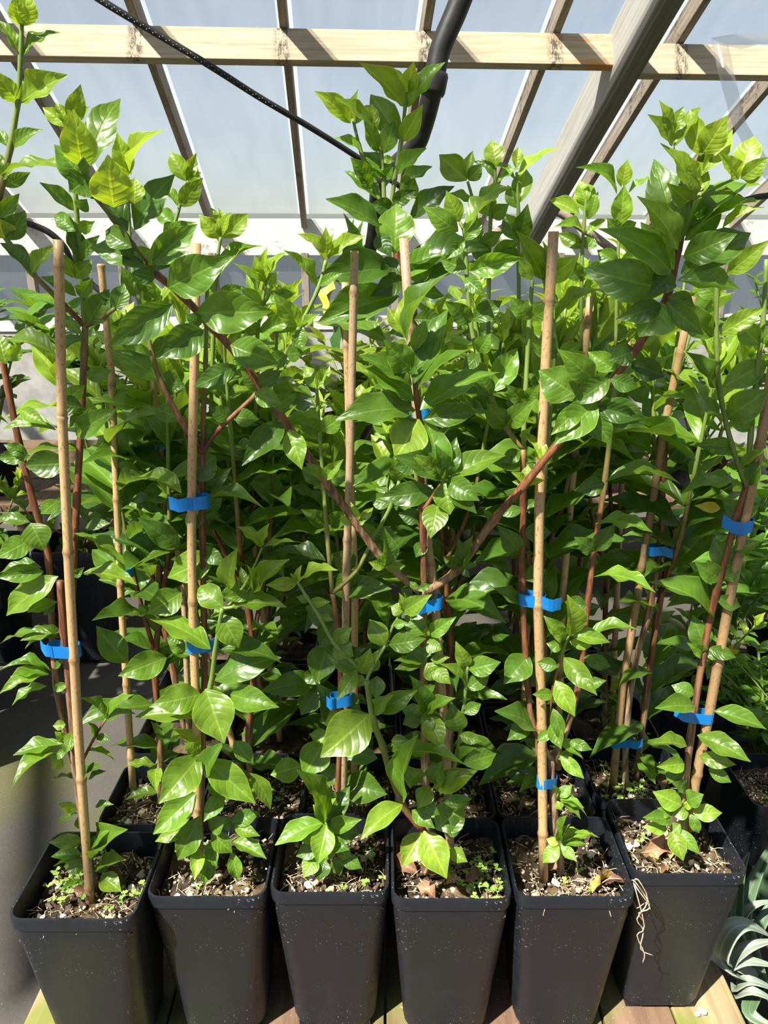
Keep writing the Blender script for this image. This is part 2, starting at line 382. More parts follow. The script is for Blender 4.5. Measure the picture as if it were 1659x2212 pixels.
# ground and hedge outside are seen through the film wall only as tone
# hoses and loose film under the roof
def hose(name, label, pts, r0, r1, cat='hose', n=10):
    p3 = catmull([at(*p) for p in pts], 8); k = len(p3) - 1
    b = MB(); b.tube(p3, [r0 + (r1 - r0) * i / k for i in range(k + 1)], n)
    root = empty(name, p3[-1], label, cat); b.build('hose_tube', M['hose'], root)
    return root, p3
h, hp = hose('supply_hose', 'thick black water hose curving down from the roof behind the middle shrub', [(1010, -40, 2.5), (985, 25, 2.5), (950, 110, 2.5), (935, 190, 2.5), (915, 270, 2.55), (895, 318, 2.6), (850, 360, 2.8), (820, 395, 3.0), (812, 435, 3.1), (808, 490, 3.15), (800, 540, 3.2)], .034, .026)
cl = MB(); c1 = at(937, 180, 2.5)
cl.tube([c1 + Vector((-.006, 0, -.03)), c1 + Vector((-.004, 0, -.02)), c1 + Vector((.004, 0, .02)), c1 + Vector((.006, 0, .03))], [.036, .040, .040, .036], 12); cl.build('hose_clip', M['hose'], h)
h, hp = hose('drip_line', 'thin black perforated drip line slanting across the roof', [(150, -45, 3.1), (230, 8, 3.1), (330, 68, 3.15), (450, 140, 3.2), (560, 210, 3.3), (670, 275, 3.4), (765, 335, 3.5), (860, 400, 3.6), (960, 460, 3.7)], .0135, .0120)
ring = []
for i in range(len(hp) - 1):
    for k in range(2): ring.append(hp[i].lerp(hp[i + 1], k / 2))
dots = MB()
for i, p in enumerate(ring[:70]):
    v = (CAM - p).normalized(); q = p + v * .0128 + Vector((0, 0, .004 if i % 2 else -.004)); e = .0026
    dots.box(q, e, e, e)
dt = dots.build('emitter_hole', M['strap'], h, False); dt['kind'] = 'stuff'
hose('low_hose', 'thin black hose sagging along the eave behind the left shrub', [(-40, 466, 5.0), (20, 472, 5.02), (75, 488, 5.05), (110, 505, 5.08), (140, 535, 5.12), (160, 575, 5.16), (195, 610, 5.2), (240, 650, 5.2)], .021, .020)
hose('side_hose', 'short black hose at the right edge under the film', [(1610, 432, 2.4), (1640, 425, 2.4), (1700, 418, 2.4)], .009, .009)
# arched gusset at the foot of the heavy beam
g1 = MB(); gp = catmull([at(1040, 520, 5.2), at(1110, 482, 5.2), at(1190, 455, 5.2), at(1255, 490, 5.2), at(1330, 545, 5.2)], 6); g1.tube(gp, .028, 8); g1.build('curved_brace', M['rafter'], ceiling)
# loose strip of film hanging at right
def sheet(name, label, rows, cat):
    b = MB(); n = len(rows[0])
    for r in rows:
        for p in r: b.v.append(tuple(at(*p))); b.age.append(0)
    b.f = [(j * n + i, j * n + i + 1, (j + 1) * n + i + 1, (j + 1) * n + i) for j in range(len(rows) - 1) for i in range(n - 1)]
    return tag(b.build(name, M['loose_film']), label, cat)
sheet('loose_film_strip', 'loose strip of clear film hanging from the purlin at the right', [[(1535, 85, 3.6), (1552, 95, 3.55), (1572, 92, 3.6)], [(1552, 160, 3.5), (1570, 168, 3.45), (1588, 165, 3.5)], [(1580, 265, 3.4), (1598, 270, 3.36), (1612, 265, 3.4)], [(1630, 360, 3.3), (1645, 362, 3.26), (1662, 350, 3.3)], [(1690, 430, 3.2), (1705, 430, 3.16), (1722, 420, 3.2)]], 'plastic sheet')
sheet('draped_film', 'torn fold of film draped over the right end of the purlin', [[(1535, 82, 3.72), (1580, 74, 3.72), (1630, 70, 3.72), (1700, 66, 3.72)], [(1550, 95, 3.66), (1590, 98, 3.64), (1635, 92, 3.64), (1700, 90, 3.64)], [(1560, 98, 3.68), (1600, 106, 3.66), (1640, 98, 3.67), (1700, 100, 3.66)]], 'plastic sheet')

# ---------------------------------------------------------------- bench of planks
BZ = .270
bench = empty('bench', (0, 1.2, 0), 'low wooden bench of mossy planks under the black pots', 'bench')
xs = -.57
for i in range(10):
    w = .115 if i not in (0, 9) else .112
    b = MB(); b.box((xs + w / 2, 1.32 + R.uniform(-.01, .01), BZ - .012 - (.002 if i % 2 else 0)), w - .004, 1.54, .024)
    bevel(b.build('plank', M['bench_edge'] if i in (0, 9) else M['bench'], bench, False), .002); xs += w
for y in (.62, 1.32, 2.02):
    b = MB(); b.box((0, y, BZ - .06), 1.1, .06, .07); b.build('bearer', M['bench'], bench, False)
for x in (-.5, .5):
    for y in (.62, 2.02):
        b = MB(); b.box((x, y, .104), .07, .07, .208); b.build('leg', M['bench'], bench, False)

# ---------------------------------------------------------------- pots
def rsq(hx, hy, r, n=4):
    out = []
    for cx, cy_, a0 in ((1, 1, 0), (-1, 1, 90), (-1, -1, 180), (1, -1, 270)):
        for k in range(n + 1):
            a = math.radians(a0 + 90 * k / n); out.append((cx * (hx - r) + r * math.cos(a), cy_ * (hy - r) + r * math.sin(a)))
    return out
def pot_mesh(hx=.085, hy=.079, Hh=.300):
    prof = [(.012, .74, .030), (.018, .765, .032), (.026, .77, .032), (Hh - .052, .945, .020), (Hh - .050, .952, .020), (Hh - .022, .960, .020), (Hh - .020, .992, .019), (Hh - .004, 1.0, .019), (Hh, .988, .018), (Hh, .955, .017), (Hh - .02, .935, .016), (Hh - .06, .90, .016)]
    b = MB(); rings = []
    for z, s, r in prof:
        pts = rsq(hx * s, hy * s, r); rings.append(len(pts)); b.add([(x, y, z) for x, y in pts], [])
    n = rings[0]
    b.f = [(i * n + k, i * n + (k + 1) % n, (i + 1) * n + (k + 1) % n, (i + 1) * n + k) for i in range(len(prof) - 1) for k in range(n)]
    b.f.append(tuple(range(n - 1, -1, -1)))
    for sx in (-1, 1):                         # feet: a notch is left open in the middle of every side
        for sy in (-1, 1):
            b.box((sx * hx * .45, sy * hy * .45, .0075), hx * .40, hy * .40, .015)
    for i in range(3): b.box(((i - 1) * .012, -hy * .972, Hh + .0004), .010, .0025, .0012)
    me = b.mesh('pot', M['pot'], False)
    bm = bmesh.new(); bm.from_mesh(me)
    for f in bm.faces: f.smooth = True
    for e in bm.edges:
        if len(e.link_faces) == 2 and e.calc_face_angle(0) > .6: e.smooth = False
    bm.to_mesh(me); bm.free(); return me
POT = pot_mesh()
def soil_mesh(seed, hx=.077, hy=.071, amp=.013, n=30):
    b = MB()
    for j in range(n + 1):
        for i in range(n + 1):
            x, y = hx * (2 * i / n - 1), hy * (2 * j / n - 1)
            z = amp * (noise.noise(Vector((x * 18 + seed * 3.1, y * 18, seed))) + .5 * noise.noise(Vector((x * 55, y * 55 + seed, seed))) + .35 * noise.noise(Vector((x * 120, y * 120 + seed, seed))))
            b.v.append((x, y, z)); b.age.append(0)
    b.f = [(j * (n + 1) + i, j * (n + 1) + i + 1, (j + 1) * (n + 1) + i + 1, (j + 1) * (n + 1) + i) for j in range(n) for i in range(n)]
    return b.mesh('soil', M['soil'])
SOIL = [soil_mesh(k) for k in range(5)]
def blob_mesh(name, mat, seed, sub=1):
    bm = bmesh.new(); bmesh.ops.create_icosphere(bm, subdivisions=sub, radius=1)
    for v in bm.verts:
        v.co *= 1 + .45 * noise.noise(v.co * 1.7 + Vector((seed * 5, 0, 0))); v.co.z *= .72
    me = bpy.data.meshes.new(name); bm.to_mesh(me); bm.free(); me.materials.append(mat); return me
PEB = [blob_mesh('pebble', M['pumice'], k, 1) for k in range(5)]
PER = [blob_mesh('pebble', M['perlite'], k + 9, 1) for k in range(3)]

# ---------------------------------------------------------------- leaves
def leaf_mesh(name, mat, wave, fold, arch, phase, shape='ovate', nu=9, nv=2, twist=0.0):
    vs, uv, fs = [], [], []
    for i in range(nu + 1):
        u = i / nu
        if shape == 'ovate': w = min(1, math.sin(math.pi * u ** .83) ** (1.05 if u < .43 else .95)) * 1.02 if 0 < u < 1 else 0
        elif shape == 'lance': w = (math.sin(math.pi * u ** .9) ** 1.15) * (1 - .15 * u) if 0 < u < 1 else 0
        else: w = (1 - u ** 2.2) * (1 if u > .05 else .8)
        if u < .08 and shape != 'strap': w = min(w, .06)
        if shape != 'strap' and u > .7: w *= 1 - 1.7 * (u - .7) * (1.15 - u) * 2
        w = max(w, .025)
        for j in range(-nv, nv + 1):
            v = j / nv
            z = arch * 4 * u * (1 - u) - fold * 0 + fold * abs(v) * w * .5
            z += wave * abs(v) ** 1.5 * math.sin(2 * math.pi * (2.3 * u) + phase + (1.4 if v > 0 else 0)) * w
            x = v * .5 * w
            a = twist * (u - .2); x2 = x * math.cos(a); z += x * math.sin(a)
            vs.append((x2, u, z)); uv.append((v * .5 + .5, u))
    m = 2 * nv + 1
    for i in range(nu):
        for j in range(m - 1): fs.append((i * m + j, i * m + j + 1, (i + 1) * m + j + 1, (i + 1) * m + j))
    me = bpy.data.meshes.new(name); me.from_pydata(vs, [], fs); me.materials.append(mat)
    l = me.uv_layers.new(name='UVMap')
    for lp in me.loops: l.data[lp.index].uv = uv[lp.vertex_index]
    me.polygons.foreach_set('use_smooth', [True] * len(me.polygons)); me.update(); return me
rl = random.Random(3)
LEAF = [leaf_mesh('leaf', M['leaf'], rl.uniform(.02, .060), rl.uniform(.06, .34), rl.uniform(.03, .13), rl.uniform(0, 6), 'ovate', 12, twist=rl.uniform(-.35, .35)) for k in range(10)]
LANCE = [leaf_mesh('leaf', M['leaf'], rl.uniform(.03, .075), rl.uniform(.1, .36), rl.uniform(.04, .15), rl.uniform(0, 6), 'lance', 12, twist=rl.uniform(-.5, .5)) for k in range(5)]
BLEAF = [leaf_mesh('leaf', M['back_leaf'], rl.uniform(.015, .04), rl.uniform(.05, .2), rl.uniform(.02, .1), rl.uniform(0, 6), 'ovate', 7, 1) for k in range(4)]
DRY = [leaf_mesh('dry_leaf', M['dry_leaf'], .12, .35, .18, k * 1.3, 'ovate', 8, 2, 1.2) for k in range(4)]

def leaf_matrix(base, tip, wt, n):
    Yv = (tip - base); L = Yv.length; Yv.normalize()
    Zv = n - Yv * n.dot(Yv)
    if Zv.length < 1e-3: Zv = Vector((0, 0, 1)) - Yv * Yv.z
    if Zv.length < 1e-3: Zv = Vector((0, 1, 0))
    Zv.normalize(); Xv = Yv.cross(Zv)
    m = Matrix((Xv * wt, Yv * L, Zv * L)).transposed().to_4x4(); m.translation = base; return m
def put_leaf(root, base, tip, wt, n, c, meshes=LEAF, name='leaf', rng=R, after=None):
    o = bpy.data.objects.new(name, rng.choice(meshes)); COL.objects.link(o); o.parent = root
    m = leaf_matrix(base, tip, wt, n); m.translation = base - Vector(root.location)
    o.matrix_basis = m; o.color = (min(1, max(0, c)), rng.random(), 0, 1)
    if after: after(o)
    return o
NLEAF = [0]
def px_leaf(root, Y, spec, meshes=LEAF, rng=R):
    """a leaf given by where its base and tip are seen, its seen width and its age; its depth is its own"""
    bx, by, tx, ty, w, c = spec[:6]
    base = at(bx, by, Y); L = (at(tx, ty, Y) - base).length
    down = (ty - by) / max(1, math.hypot(tx - bx, ty - by))
    if len(spec) > 6: dY = spec[6]
    else: dY = L * ((-.35 * down - .1 if down > -.2 else rng.choice((-.3, .3))) + rng.uniform(-.25, .25))
    tip = at(tx, ty, Y + dY)
    d = (tip - base); Lt = d.length; d.normalize()
    mid = (base + tip) / 2; v = (CAM - mid); dist = v.dot(FW) * -1; v.normalize()
    wa = w * dist / F * 1.08; ideal = .42 * Lt
    vp = v - d * v.dot(d); vp.normalize(); s = d.cross(vp)
    wt = max(wa, min(ideal, wa * 2.2)); ph = math.acos(min(1, wa / wt)) if wt > wa else 0
    n1, n2 = vp * math.cos(ph) + s * math.sin(ph), vp * math.cos(ph) - s * math.sin(ph)
    n = n1 if n1.z > n2.z else n2
    if meshes is LEAF and w < .26 * math.hypot(tx - bx, ty - by) and rng.random() < .5: meshes = LANCE
    return put_leaf(root, base, tip, wt, n, c + rng.uniform(-.06, .06), meshes, rng=rng)

def stem(root, pts, r0, r1, a0, a1, name='branch', nodes=True, n=7):
    """pts are 3D; radius and age run from the foot to the tip; swollen at the nodes"""
    p = catmull(pts, 4); k = len(p) - 1; rad = []; age = []
    for i in range(k + 1):
        f = i / k; r = r0 + (r1 - r0) * f
        if nodes and i % 4 == 0 and 0 < i < k: r *= 1.22
        rad.append(r); age.append(a0 + (a1 - a0) * f)
    b = MB(); b.tube(p, rad, n, age); b.build(name, M['stem'], root); return p

def cane(root, pts, r=.0062, mat='bamboo', name='bamboo_cane', seed=0):
    rr = random.Random(seed); L = sum((pts[i + 1] - pts[i]).length for i in range(len(pts) - 1)); p, rad, age = [], [], []
    segs = []; acc = rr.uniform(.03, .12); ks = []
    while acc < L: ks.append(acc); acc += rr.uniform(.13, .2)
    cum = [0]
    for i in range(len(pts) - 1): cum.append(cum[-1] + (pts[i + 1] - pts[i]).length)
    def pos(d):
        for i in range(len(pts) - 1):
            if d <= cum[i + 1] or i == len(pts) - 2: return pts[i].lerp(pts[i + 1], (d - cum[i]) / max(1e-6, cum[i + 1] - cum[i]))
    ds = {0: (1, 0), L: (1, .2)}
    for d in cum[1:-1]: ds[d] = (1, 0)
    for k in ks:
        for dd, f, a in ((-.008, 1, 0), (-.003, 1.10, .15), (0, 1.22, .8), (.003, 1.08, .5), (.009, .97, 0)):
            if 0 < k + dd < L: ds[k + dd] = (f, a)
    for d in sorted(ds): p.append(pos(d)); rad.append(r * ds[d][0] * (1 - .18 * d / L)); age.append(ds[d][1])
    b = MB(); b.tube(p, rad, 10, age)
    return b.build(name, M[mat], root)

def tie(root, pa, pb, tail, hgt=.0165):
    """a strip of tape looped round cane and stem (pa..pb) with a flat tail"""
    pa, pb = Vector(pa), Vector(pb); ax = (pb - pa); L = ax.length
    ax = ax.normalized() if L > 1e-4 else Vector((1, 0, 0)); ax.z = 0; ax.normalize(); sd = Vector((-ax.y, ax.x, 0)); r = .0085; path = []
    for k in range(13): a = math.pi / 2 + math.pi * k / 12; path.append(pa + ax * (r * math.cos(a)) + sd * (r * math.sin(a)))
    for k in range(13): a = -math.pi / 2 + math.pi * k / 12; path.append(pb + ax * (r * math.cos(a)) + sd * (r * math.sin(a)))
    path.append(path[0])
    b = MB(); Zv = Vector((0, 0, hgt / 2)); n = len(path)
    b.add([p - Zv for p in path] + [p + Zv for p in path], [(i, i + 1, n + i + 1, n + i) for i in range(n - 1)])
    if tail is not None:
        t = Vector(tail); s0 = pa if (t - pa).length < (t - pb).length else pb
        dirt = (t - s0); st = s0 + sd * (-r if sd.y > 0 else r)
        pts = [st + (t - st) * (k / 5) + Vector((0, -.004 * math.sin(k / 5 * math.pi), .0012 * math.sin(k * 1.7))) for k in range(6)]
        q = len(pts); b.add([p - Zv for p in pts] + [p + Zv for p in pts], [(i, i + 1, q + i + 1, q + i) for i in range(q - 1)])
    o = b.build('blue_tie', M['tape'], root, False); m = o.modifiers.new('solid', 'SOLIDIFY'); m.thickness = .0006; return o

# ---------------------------------------------------------------- potted shrubs: pot, soil and what lies on it
GROUP = 'cane tied shrubs in black pots on the bench'
def potted(xc, yf, label, z0=BZ, pebbles=0, rot=0, seed=0, name='potted_shrub', group=GROUP, sc=1.0, dry=0, weeds=0, soil_dz=0):
    rr = random.Random(seed + 100); yc = yf + .079 * sc
    root = empty(name, (xc, yc, z0), label, 'plant', group)
    p = link('pot', POT, root); p.rotation_euler.z = rot; p.scale = (sc, sc, sc)
    s = link('soil', SOIL[seed % 5], root, (0, 0, (.263 + soil_dz) * sc)); s.rotation_euler.z = rot; s.scale = (sc, sc, 1)
    inv = s.matrix_basis.inverted()
    def onto(o): o.parent = s; o.matrix_parent_inverse = inv
    zs = (.267 + soil_dz) * sc
    for k in range(pebbles):
        o = link('pebble', rr.choice(PEB if rr.random() < .72 else PER), None, (rr.uniform(-.066, .066), rr.uniform(-.06, .06), zs + rr.uniform(-.001, .005)))
        q = rr.uniform(.003, .0085); o.scale = (q, q * rr.uniform(.7, 1.1), q); o.rotation_euler = (rr.uniform(-.4, .4), rr.uniform(-.4, .4), rr.uniform(0, 6)); onto(o)
    if pebbles:
        g = MB()
        for k in range(220):
            x, y = rr.uniform(-.072, .072), rr.uniform(-.066, .066); e = rr.uniform(.0007, .0022)
            z = zs + .004 * noise.noise(Vector((x * 20, y * 20, seed)))
            a = rr.uniform(0, 3); X = Vector((math.cos(a), math.sin(a), .2)).normalized(); Yv = Vector((0, 0, 1)).cross(X).normalized()
            g.box((x + xc, y + yc, z + z0), e * 2, e * 1.4, e, (X, Yv, X.cross(Yv)))
        o = g.build('grit', M['pumice'], root, False); o['kind'] = 'stuff'; onto(o)
        g = MB()
        for k in range(90):
            x, y = rr.uniform(-.07, .07), rr.uniform(-.064, .064); a = rr.uniform(0, 6.3); l = rr.uniform(.008, .03)
            q = Vector((x + xc, y + yc, zs + z0 + .004)); e = q + Vector((math.cos(a) * l, math.sin(a) * l, rr.uniform(-.002, .008)))
            g.tube([q, q.lerp(e, .5) + Vector((rr.uniform(-.004, .004), rr.uniform(-.004, .004), .003)), e], .0006, 3)
        o = g.build('root_fibre', M['root'], root); o['kind'] = 'stuff'; onto(o)
    for k in range(dry):
        x, y, a = rr.uniform(-.055, .055), rr.uniform(-.055, .02), rr.uniform(0, 6.3); L = rr.uniform(.025, .05)
        b = Vector((xc + x, yc + y, z0 + zs + .006)); put_leaf(root, b, b + Vector((math.cos(a) * L, math.sin(a) * L, rr.uniform(0, .012))), L * .5, Vector((rr.uniform(-.5, .5), rr.uniform(-.5, .5), 1)), rr.choice((0, .1, .3, .5, .5, .8)), DRY, 'dry_leaf', rr, onto)
    if pebbles:
        g = MB()
        for k in range(70):
            x, y = rr.uniform(-.07, .07), rr.uniform(-.064, .064); a = rr.uniform(0, 3); e = rr.uniform(.003, .008); X = Vector((math.cos(a), math.sin(a), rr.uniform(-.5, .5))).normalized(); Yv = Vector((rr.uniform(-.4, .4), rr.uniform(-.4, .4), 1)).cross(X).normalized()
            g.box((x + xc, y + yc, z0 + zs + rr.uniform(-.002, .004)), e * 2, e * rr.uniform(.5, 1), e * .4, (X, Yv, X.cross(Yv)))
        o = g.build('bark_chip', M['bark'], root, False); o['kind'] = 'stuff'; onto(o)
    if weeds:
        g = MB(); cxy = [(rr.uniform(-.06, .06), rr.uniform(-.06, .05)) for _ in range(4)]
        for k in range(weeds):
            cx, cy_ = rr.choice(cxy); q = Vector((xc + min(.07, max(-.07, cx + rr.gauss(0, .014))), yc + min(.064, max(-.064, cy_ + rr.gauss(0, .014))), z0 + zs + .003))
            h_ = rr.uniform(.004, .018); top = q + Vector((rr.uniform(-.006, .006), rr.uniform(-.008, .004), h_)); g.tube([q, top], .0005, 3)
            for j in range(3):
                a = rr.uniform(0, 2) + j * 2.1; d = Vector((math.cos(a), math.sin(a), .25)); e = rr.uniform(.0025, .0048); sdv = Vector((-d.y, d.x, 0)) * e * .8
                g.add([top, top + d * e + sdv, top + d * e * 1.7 + sdv * .6, top + d * e * 1.4, top + d * e * 1.7 - sdv * .6, top + d * e - sdv], [(0, 1, 2, 3), (0, 3, 4, 5)])
        o = g.build('clover_weed', M['weed'], root, False); o['kind'] = 'stuff'; onto(o)
    return root

def nums(s): return [tuple(float(x) for x in q.split(',')) for q in s.replace('\n', '').replace(' ', '').split(';') if q]
def shoot(root, Y, pts, r0, r1, a0, a1, dY=0, name='branch'):
    p = nums(pts); k = max(1, len(p) - 1)
    return stem(root, [at(q[0], q[1], (q[2] if len(q) > 2 else Y + dY * i / k)) for i, q in enumerate(p)], r0, r1, a0, a1, name)
def leaves(root, Y, s, dY=0.0):
    """dY: how far the branch has come forward at the first leaf and the last one"""
    q = nums(s)
    for i, sp in enumerate(q): px_leaf(root, Y + (dY * i / max(1, len(q) - 1)), sp)
def pairs(root, path, rng, step=.05, L0=.075, L1=.11, c0=.3, c1=.7, skip=0.0, start=.15, wr=.39, back=None):
    """opposite leaf pairs up a stem, each pair turned a quarter from the last, smaller and yellower towards the tip"""
    cum = [0]
    for i in range(len(path) - 1): cum.append(cum[-1] + (path[i + 1] - path[i]).length)
    T = cum[-1]; d = T * start + rng.uniform(0, step); az = rng.uniform(0, 3.1)
    while d < T:
        i = max(k for k in range(len(path) - 1) if cum[k] <= d); p = path[i].lerp(path[i + 1], (d - cum[i]) / max(1e-6, cum[i + 1] - cum[i])); t = (path[i + 1] - path[i]).normalized()
        f = d / T; a = t.cross(Vector((.3, 1, .1))).normalized(); b = t.cross(a)
        left = (T - d)
        for s in (0, math.pi):
            if rng.random() < skip: continue
            th = az + s + rng.uniform(-.35, .35); o = a * math.cos(th) + b * math.sin(th)
            L = rng.uniform(L0, L1) * (1 if left > .12 else .55 + left * 3.6); e = rng.uniform(-.05, .55) + (.55 if left < .06 else 0)
            dd = (o * math.cos(e) + t * math.sin(e) + Vector((0, 0, -.12 if left > .12 else .1))).normalized()
            if back is not None and (p + dd * L).y < back: dd.y = abs(dd.y) * .5; dd.normalize()
            n = (t * .8 + Vector((0, 0, .6)) + Vector((rng.uniform(-.4, .4), rng.uniform(-.5, .3), 0)))
            put_leaf(root, p, p + dd * L, L * wr * rng.uniform(.85, 1.15), n, c0 + (c1 - c0) * (1 if left < .05 else max(0, 1 - left * 4)) + rng.uniform(-.15, .15), LEAF + LANCE, rng=rng)
        az += math.pi / 2; d += step * rng.uniform(.8, 1.25) * (1 if left > .1 else .7)

def grow(root, top, rng, nbr=3, spread=.12, step=.044, fork=.5, tall=1.0, low=6, skip=.08, L=(.095, .145), c=(.22, .75), r=.0058):
    """a shrub of one stem that forks: root at the pot, top the height above the soil"""
    b = Vector(root.location) + Vector((rng.uniform(-.012, .012), rng.uniform(-.01, .01), .263)); t = Vector((b.x + rng.uniform(-.04, .04), b.y + rng.uniform(-.02, .04), b.z + top * fork))
    m = [b, b.lerp(t, .35) + Vector((rng.uniform(-.012, .012), rng.uniform(-.01, .01), 0)), b.lerp(t, .7) + Vector((rng.uniform(-.012, .012), 0, 0)), t]
    p = stem(root, m, r, r * .8, .15, .6, 'stem'); pairs(root, p, rng, step, L[0] * .9, L[1], c[0], c[0] + .2, skip + .12, .12, back=root.location.y - .085)
    a0 = rng.uniform(0, 6.3)
    for k in range(nbr):
        a = a0 + k * 2 * math.pi / nbr + rng.uniform(-.4, .4); sp = spread * rng.uniform(.3, 1.2); h_ = top * (1 - fork) * rng.uniform(.8, 1.05)
        o = Vector((math.cos(a), math.sin(a) * .8, 0)); s0 = p[-1] if k < 2 else p[int(len(p) * .75)]
        e = Vector((s0.x, s0.y, b.z + top * fork)) + o * sp + Vector((0, 0, h_))
        q = stem(root, [s0, s0.lerp(e, .3) + o * sp * .22, s0.lerp(e, .65) + o * sp * .12, e], r * .68, r * .36, .5, 1.0); pairs(root, q, rng, step * .85, L[0], L[1], c[0], c[1], skip, .1, back=root.location.y - .085)
        bud = q[-1]
        for j in range(3):
            aa = rng.uniform(0, 6.3); dd = Vector((math.cos(aa) * .4, math.sin(aa) * .4, 1)).normalized()
            put_leaf(root, bud, bud + dd * rng.uniform(.03, .05), rng.uniform(.012, .02), Vector((-dd.x, -dd.y - .4, .3)), rng.uniform(.75, 1), rng=rng)
    for k in range(low):                       # a few small leaves at the foot
        a = rng.uniform(0, 6.3); z = rng.uniform(.01, .09); l_ = rng.uniform(.035, .06); q = b + Vector((0, 0, z)); dd = Vector((math.cos(a), math.sin(a), rng.uniform(-.1, .6))).normalized()
        put_leaf(root, q, q + dd * l_, l_ * .42, Vector((0, -.2, 1)), rng.uniform(.3, .65), rng=rng)
    return p

# ---------------------------------------------------------------- front row: six shrubs seen closely, stem by stem and leaf by leaf
pot_at = lambda x0, x1: (x0 + x1) / 2
P1 = potted(-.421, .750, 'leftmost front row shrub with narrow curling leaves and a cut main stem', pebbles=16, seed=1, weeds=42, dry=2, sc=1.02, soil_dz=-.004)
P2 = potted(-.250, .792, 'second front row shrub from the left with two blue ties and glossy broad leaves', pebbles=22, seed=2, weeds=4, dry=1)
P3 = potted(-.077, .799, 'third front row shrub with a bushy low tuft and a brown cane behind', pebbles=14, seed=3, weeds=8, dry=1)
P4 = potted(.095, .788, 'fourth front row shrub with two bare brown branches spreading in a V', pebbles=12, seed=4, weeds=46, dry=7)
P5 = potted(.269, .792, 'fifth front row shrub with a tall pale cane and roots trailing over the rim', pebbles=14, seed=5, weeds=5, dry=3)
P6 = potted(.445, .832, 'rightmost front row shrub on the bench with a speckled leaning cane', pebbles=12, seed=6, weeds=4, dry=5)

# --- P1
Y = .825
cane(P1, [at(*q, Y - .005) for q in ((196, 1965), (170, 1600), (150, 1250), (134, 900), (126, 518))], .0064, seed=1)
shoot(P1, Y + .01, '205,1920;180,1780;163,1650;152,1500;138,1360;130,1255', .0052, .0048, .1, .45, name='stem')
shoot(P1, Y + .02, '165,1660;143,1590;122,1480;113,1370;104,1200;72,1085;42,960;18,840;5,770', .0042, .0038, .15, .62, .02)
shoot(P1, Y + .03, '152,1400;158,1240;166,1080;176,900;182,760;184,705', .0044, .0040, .3, .8, .03)
shoot(P1, Y + .06, '184,705;176,600;168,500;164,440;160,380;152,275', .0036, .0026, .8, 1, .0)
shoot(P1, Y + .06, '184,705;130,650;65,585;22,528;0,498', .0034, .0026, .55, 1, -.02)
shoot(P1, Y + .06, '184,705;215,690;248,667', .003, .0024, .5, .8, -.02)
shoot(P1, Y + .0, '-30,520;-6,440;6,392;22,320;38,222;45,120;47,52', .0040, .0020, .6, 1, .0)
leaves(P1, Y, '''47,57,32,-12,40,.9;47,57,60,-22,50,.95;42,118,-6,42,24,.65;48,120,130,70,17,.55;37,222,-12,150,40,.75;45,222,146,162,42,.75;
18,318,-4,278,22,.5;28,318,93,280,28,.55;10,388,-6,325,26,.5;6,386,42,352,22,.6;8,402,66,372,26,.5;-2,470,42,418,30,.45;14,518,54,455,44,.35;10,515,-8,468,52,.85;66,590,0,525,26,.25;68,592,118,530,24,.65''')
leaves(P1, Y + .05, '''150,275,92,232,28,.8;152,272,120,220,24,.85;155,270,174,182,38,.75;158,272,194,230,20,.8;160,455,85,394,28,.3;172,452,188,430,30,.35;166,500,118,462,34,.3;170,498,205,478,26,.5;
165,580,130,470,32,.2;172,560,215,508,26,.35;160,600,128,540,26,.55;162,602,198,560,32,.75;165,640,88,598,24,.4;172,640,200,600,30,.4;188,700,236,625,52,.45;250,668,268,612,36,.3;238,668,225,622,24,.3;176,720,140,690,24,.5;182,730,120,765,20,.3''')
leaves(P1, Y + .02, '''120,766,8,742,28,.55;12,786,-6,720,50,.7;22,780,44,740,30,.6;122,930,6,928,22,.6;45,885,102,918,30,.6;186,815,242,800,32,.3;136,868,184,832,32,.6;165,942,256,882,46,.4;178,880,120,870,40,.1;190,880,150,925,30,.3;
60,980,8,960,26,.3;65,985,-5,990,30,.3;150,1000,52,1005,55,.25;125,1080,88,1110,30,.55;66,1130,95,1190,56,.55;70,1163,-8,1205,46,.55;64,1128,-6,1120,26,.45;95,1235,-8,1248,36,.35;90,1226,0,1238,24,.3;126,1245,14,1330,52,.62;124,1300,58,1323,24,.35;118,1300,95,1330,18,.3;
160,1152,273,1237,22,.6;180,1238,296,1264,32,.6;185,1140,240,1130,22,.4;158,1245,182,1225,18,.4''')
leaves(P1, Y + .01, '''130,1368,-2,1392,17,.5;132,1365,44,1384,22,.5;130,1378,54,1402,18,.7;128,1372,90,1352,14,.4;110,1450,6,1443,14,.35;106,1456,22,1462,20,.35;106,1458,-2,1500,30,.55;102,1482,26,1524,17,.45;150,1476,114,1490,18,.5;120,1445,150,1420,14,.4;
140,1608,28,1632,22,.55;136,1606,80,1628,20,.5;132,1625,24,1706,20,.6;135,1640,112,1662,26,.75;142,1565,114,1568,20,.7;150,1600,140,1628,22,.5;156,1580,146,1622,24,.5;140,1600,118,1580,18,.6;145,1615,108,1640,22,.5;185,1622,248,1644,13,.6;165,1682,108,1688,10,.25;185,1690,222,1652,16,.25;190,1686,230,1666,12,.3;
166,1750,124,1734,20,.7;168,1756,122,1780,17,.65;174,1792,168,1764,18,.6;176,1815,106,1820,28,.6;178,1820,126,1813,26,.6;178,1846,110,1851,24,.4;182,1856,114,1872,14,.5;186,1866,138,1872,36,.5;182,1902,130,1926,24,.6;196,1848,218,1798,16,.4;208,1852,276,1792,24,.5;204,1830,242,1790,18,.45;214,1882,272,1858,24,.6;214,1886,224,1858,22,.5;218,1892,262,1926,38,.6;206,1742,246,1738,16,.25''')
shoot(P1, Y + .01, '180,1640;205,1592;230,1552', .0022, .0014, .4, .7)
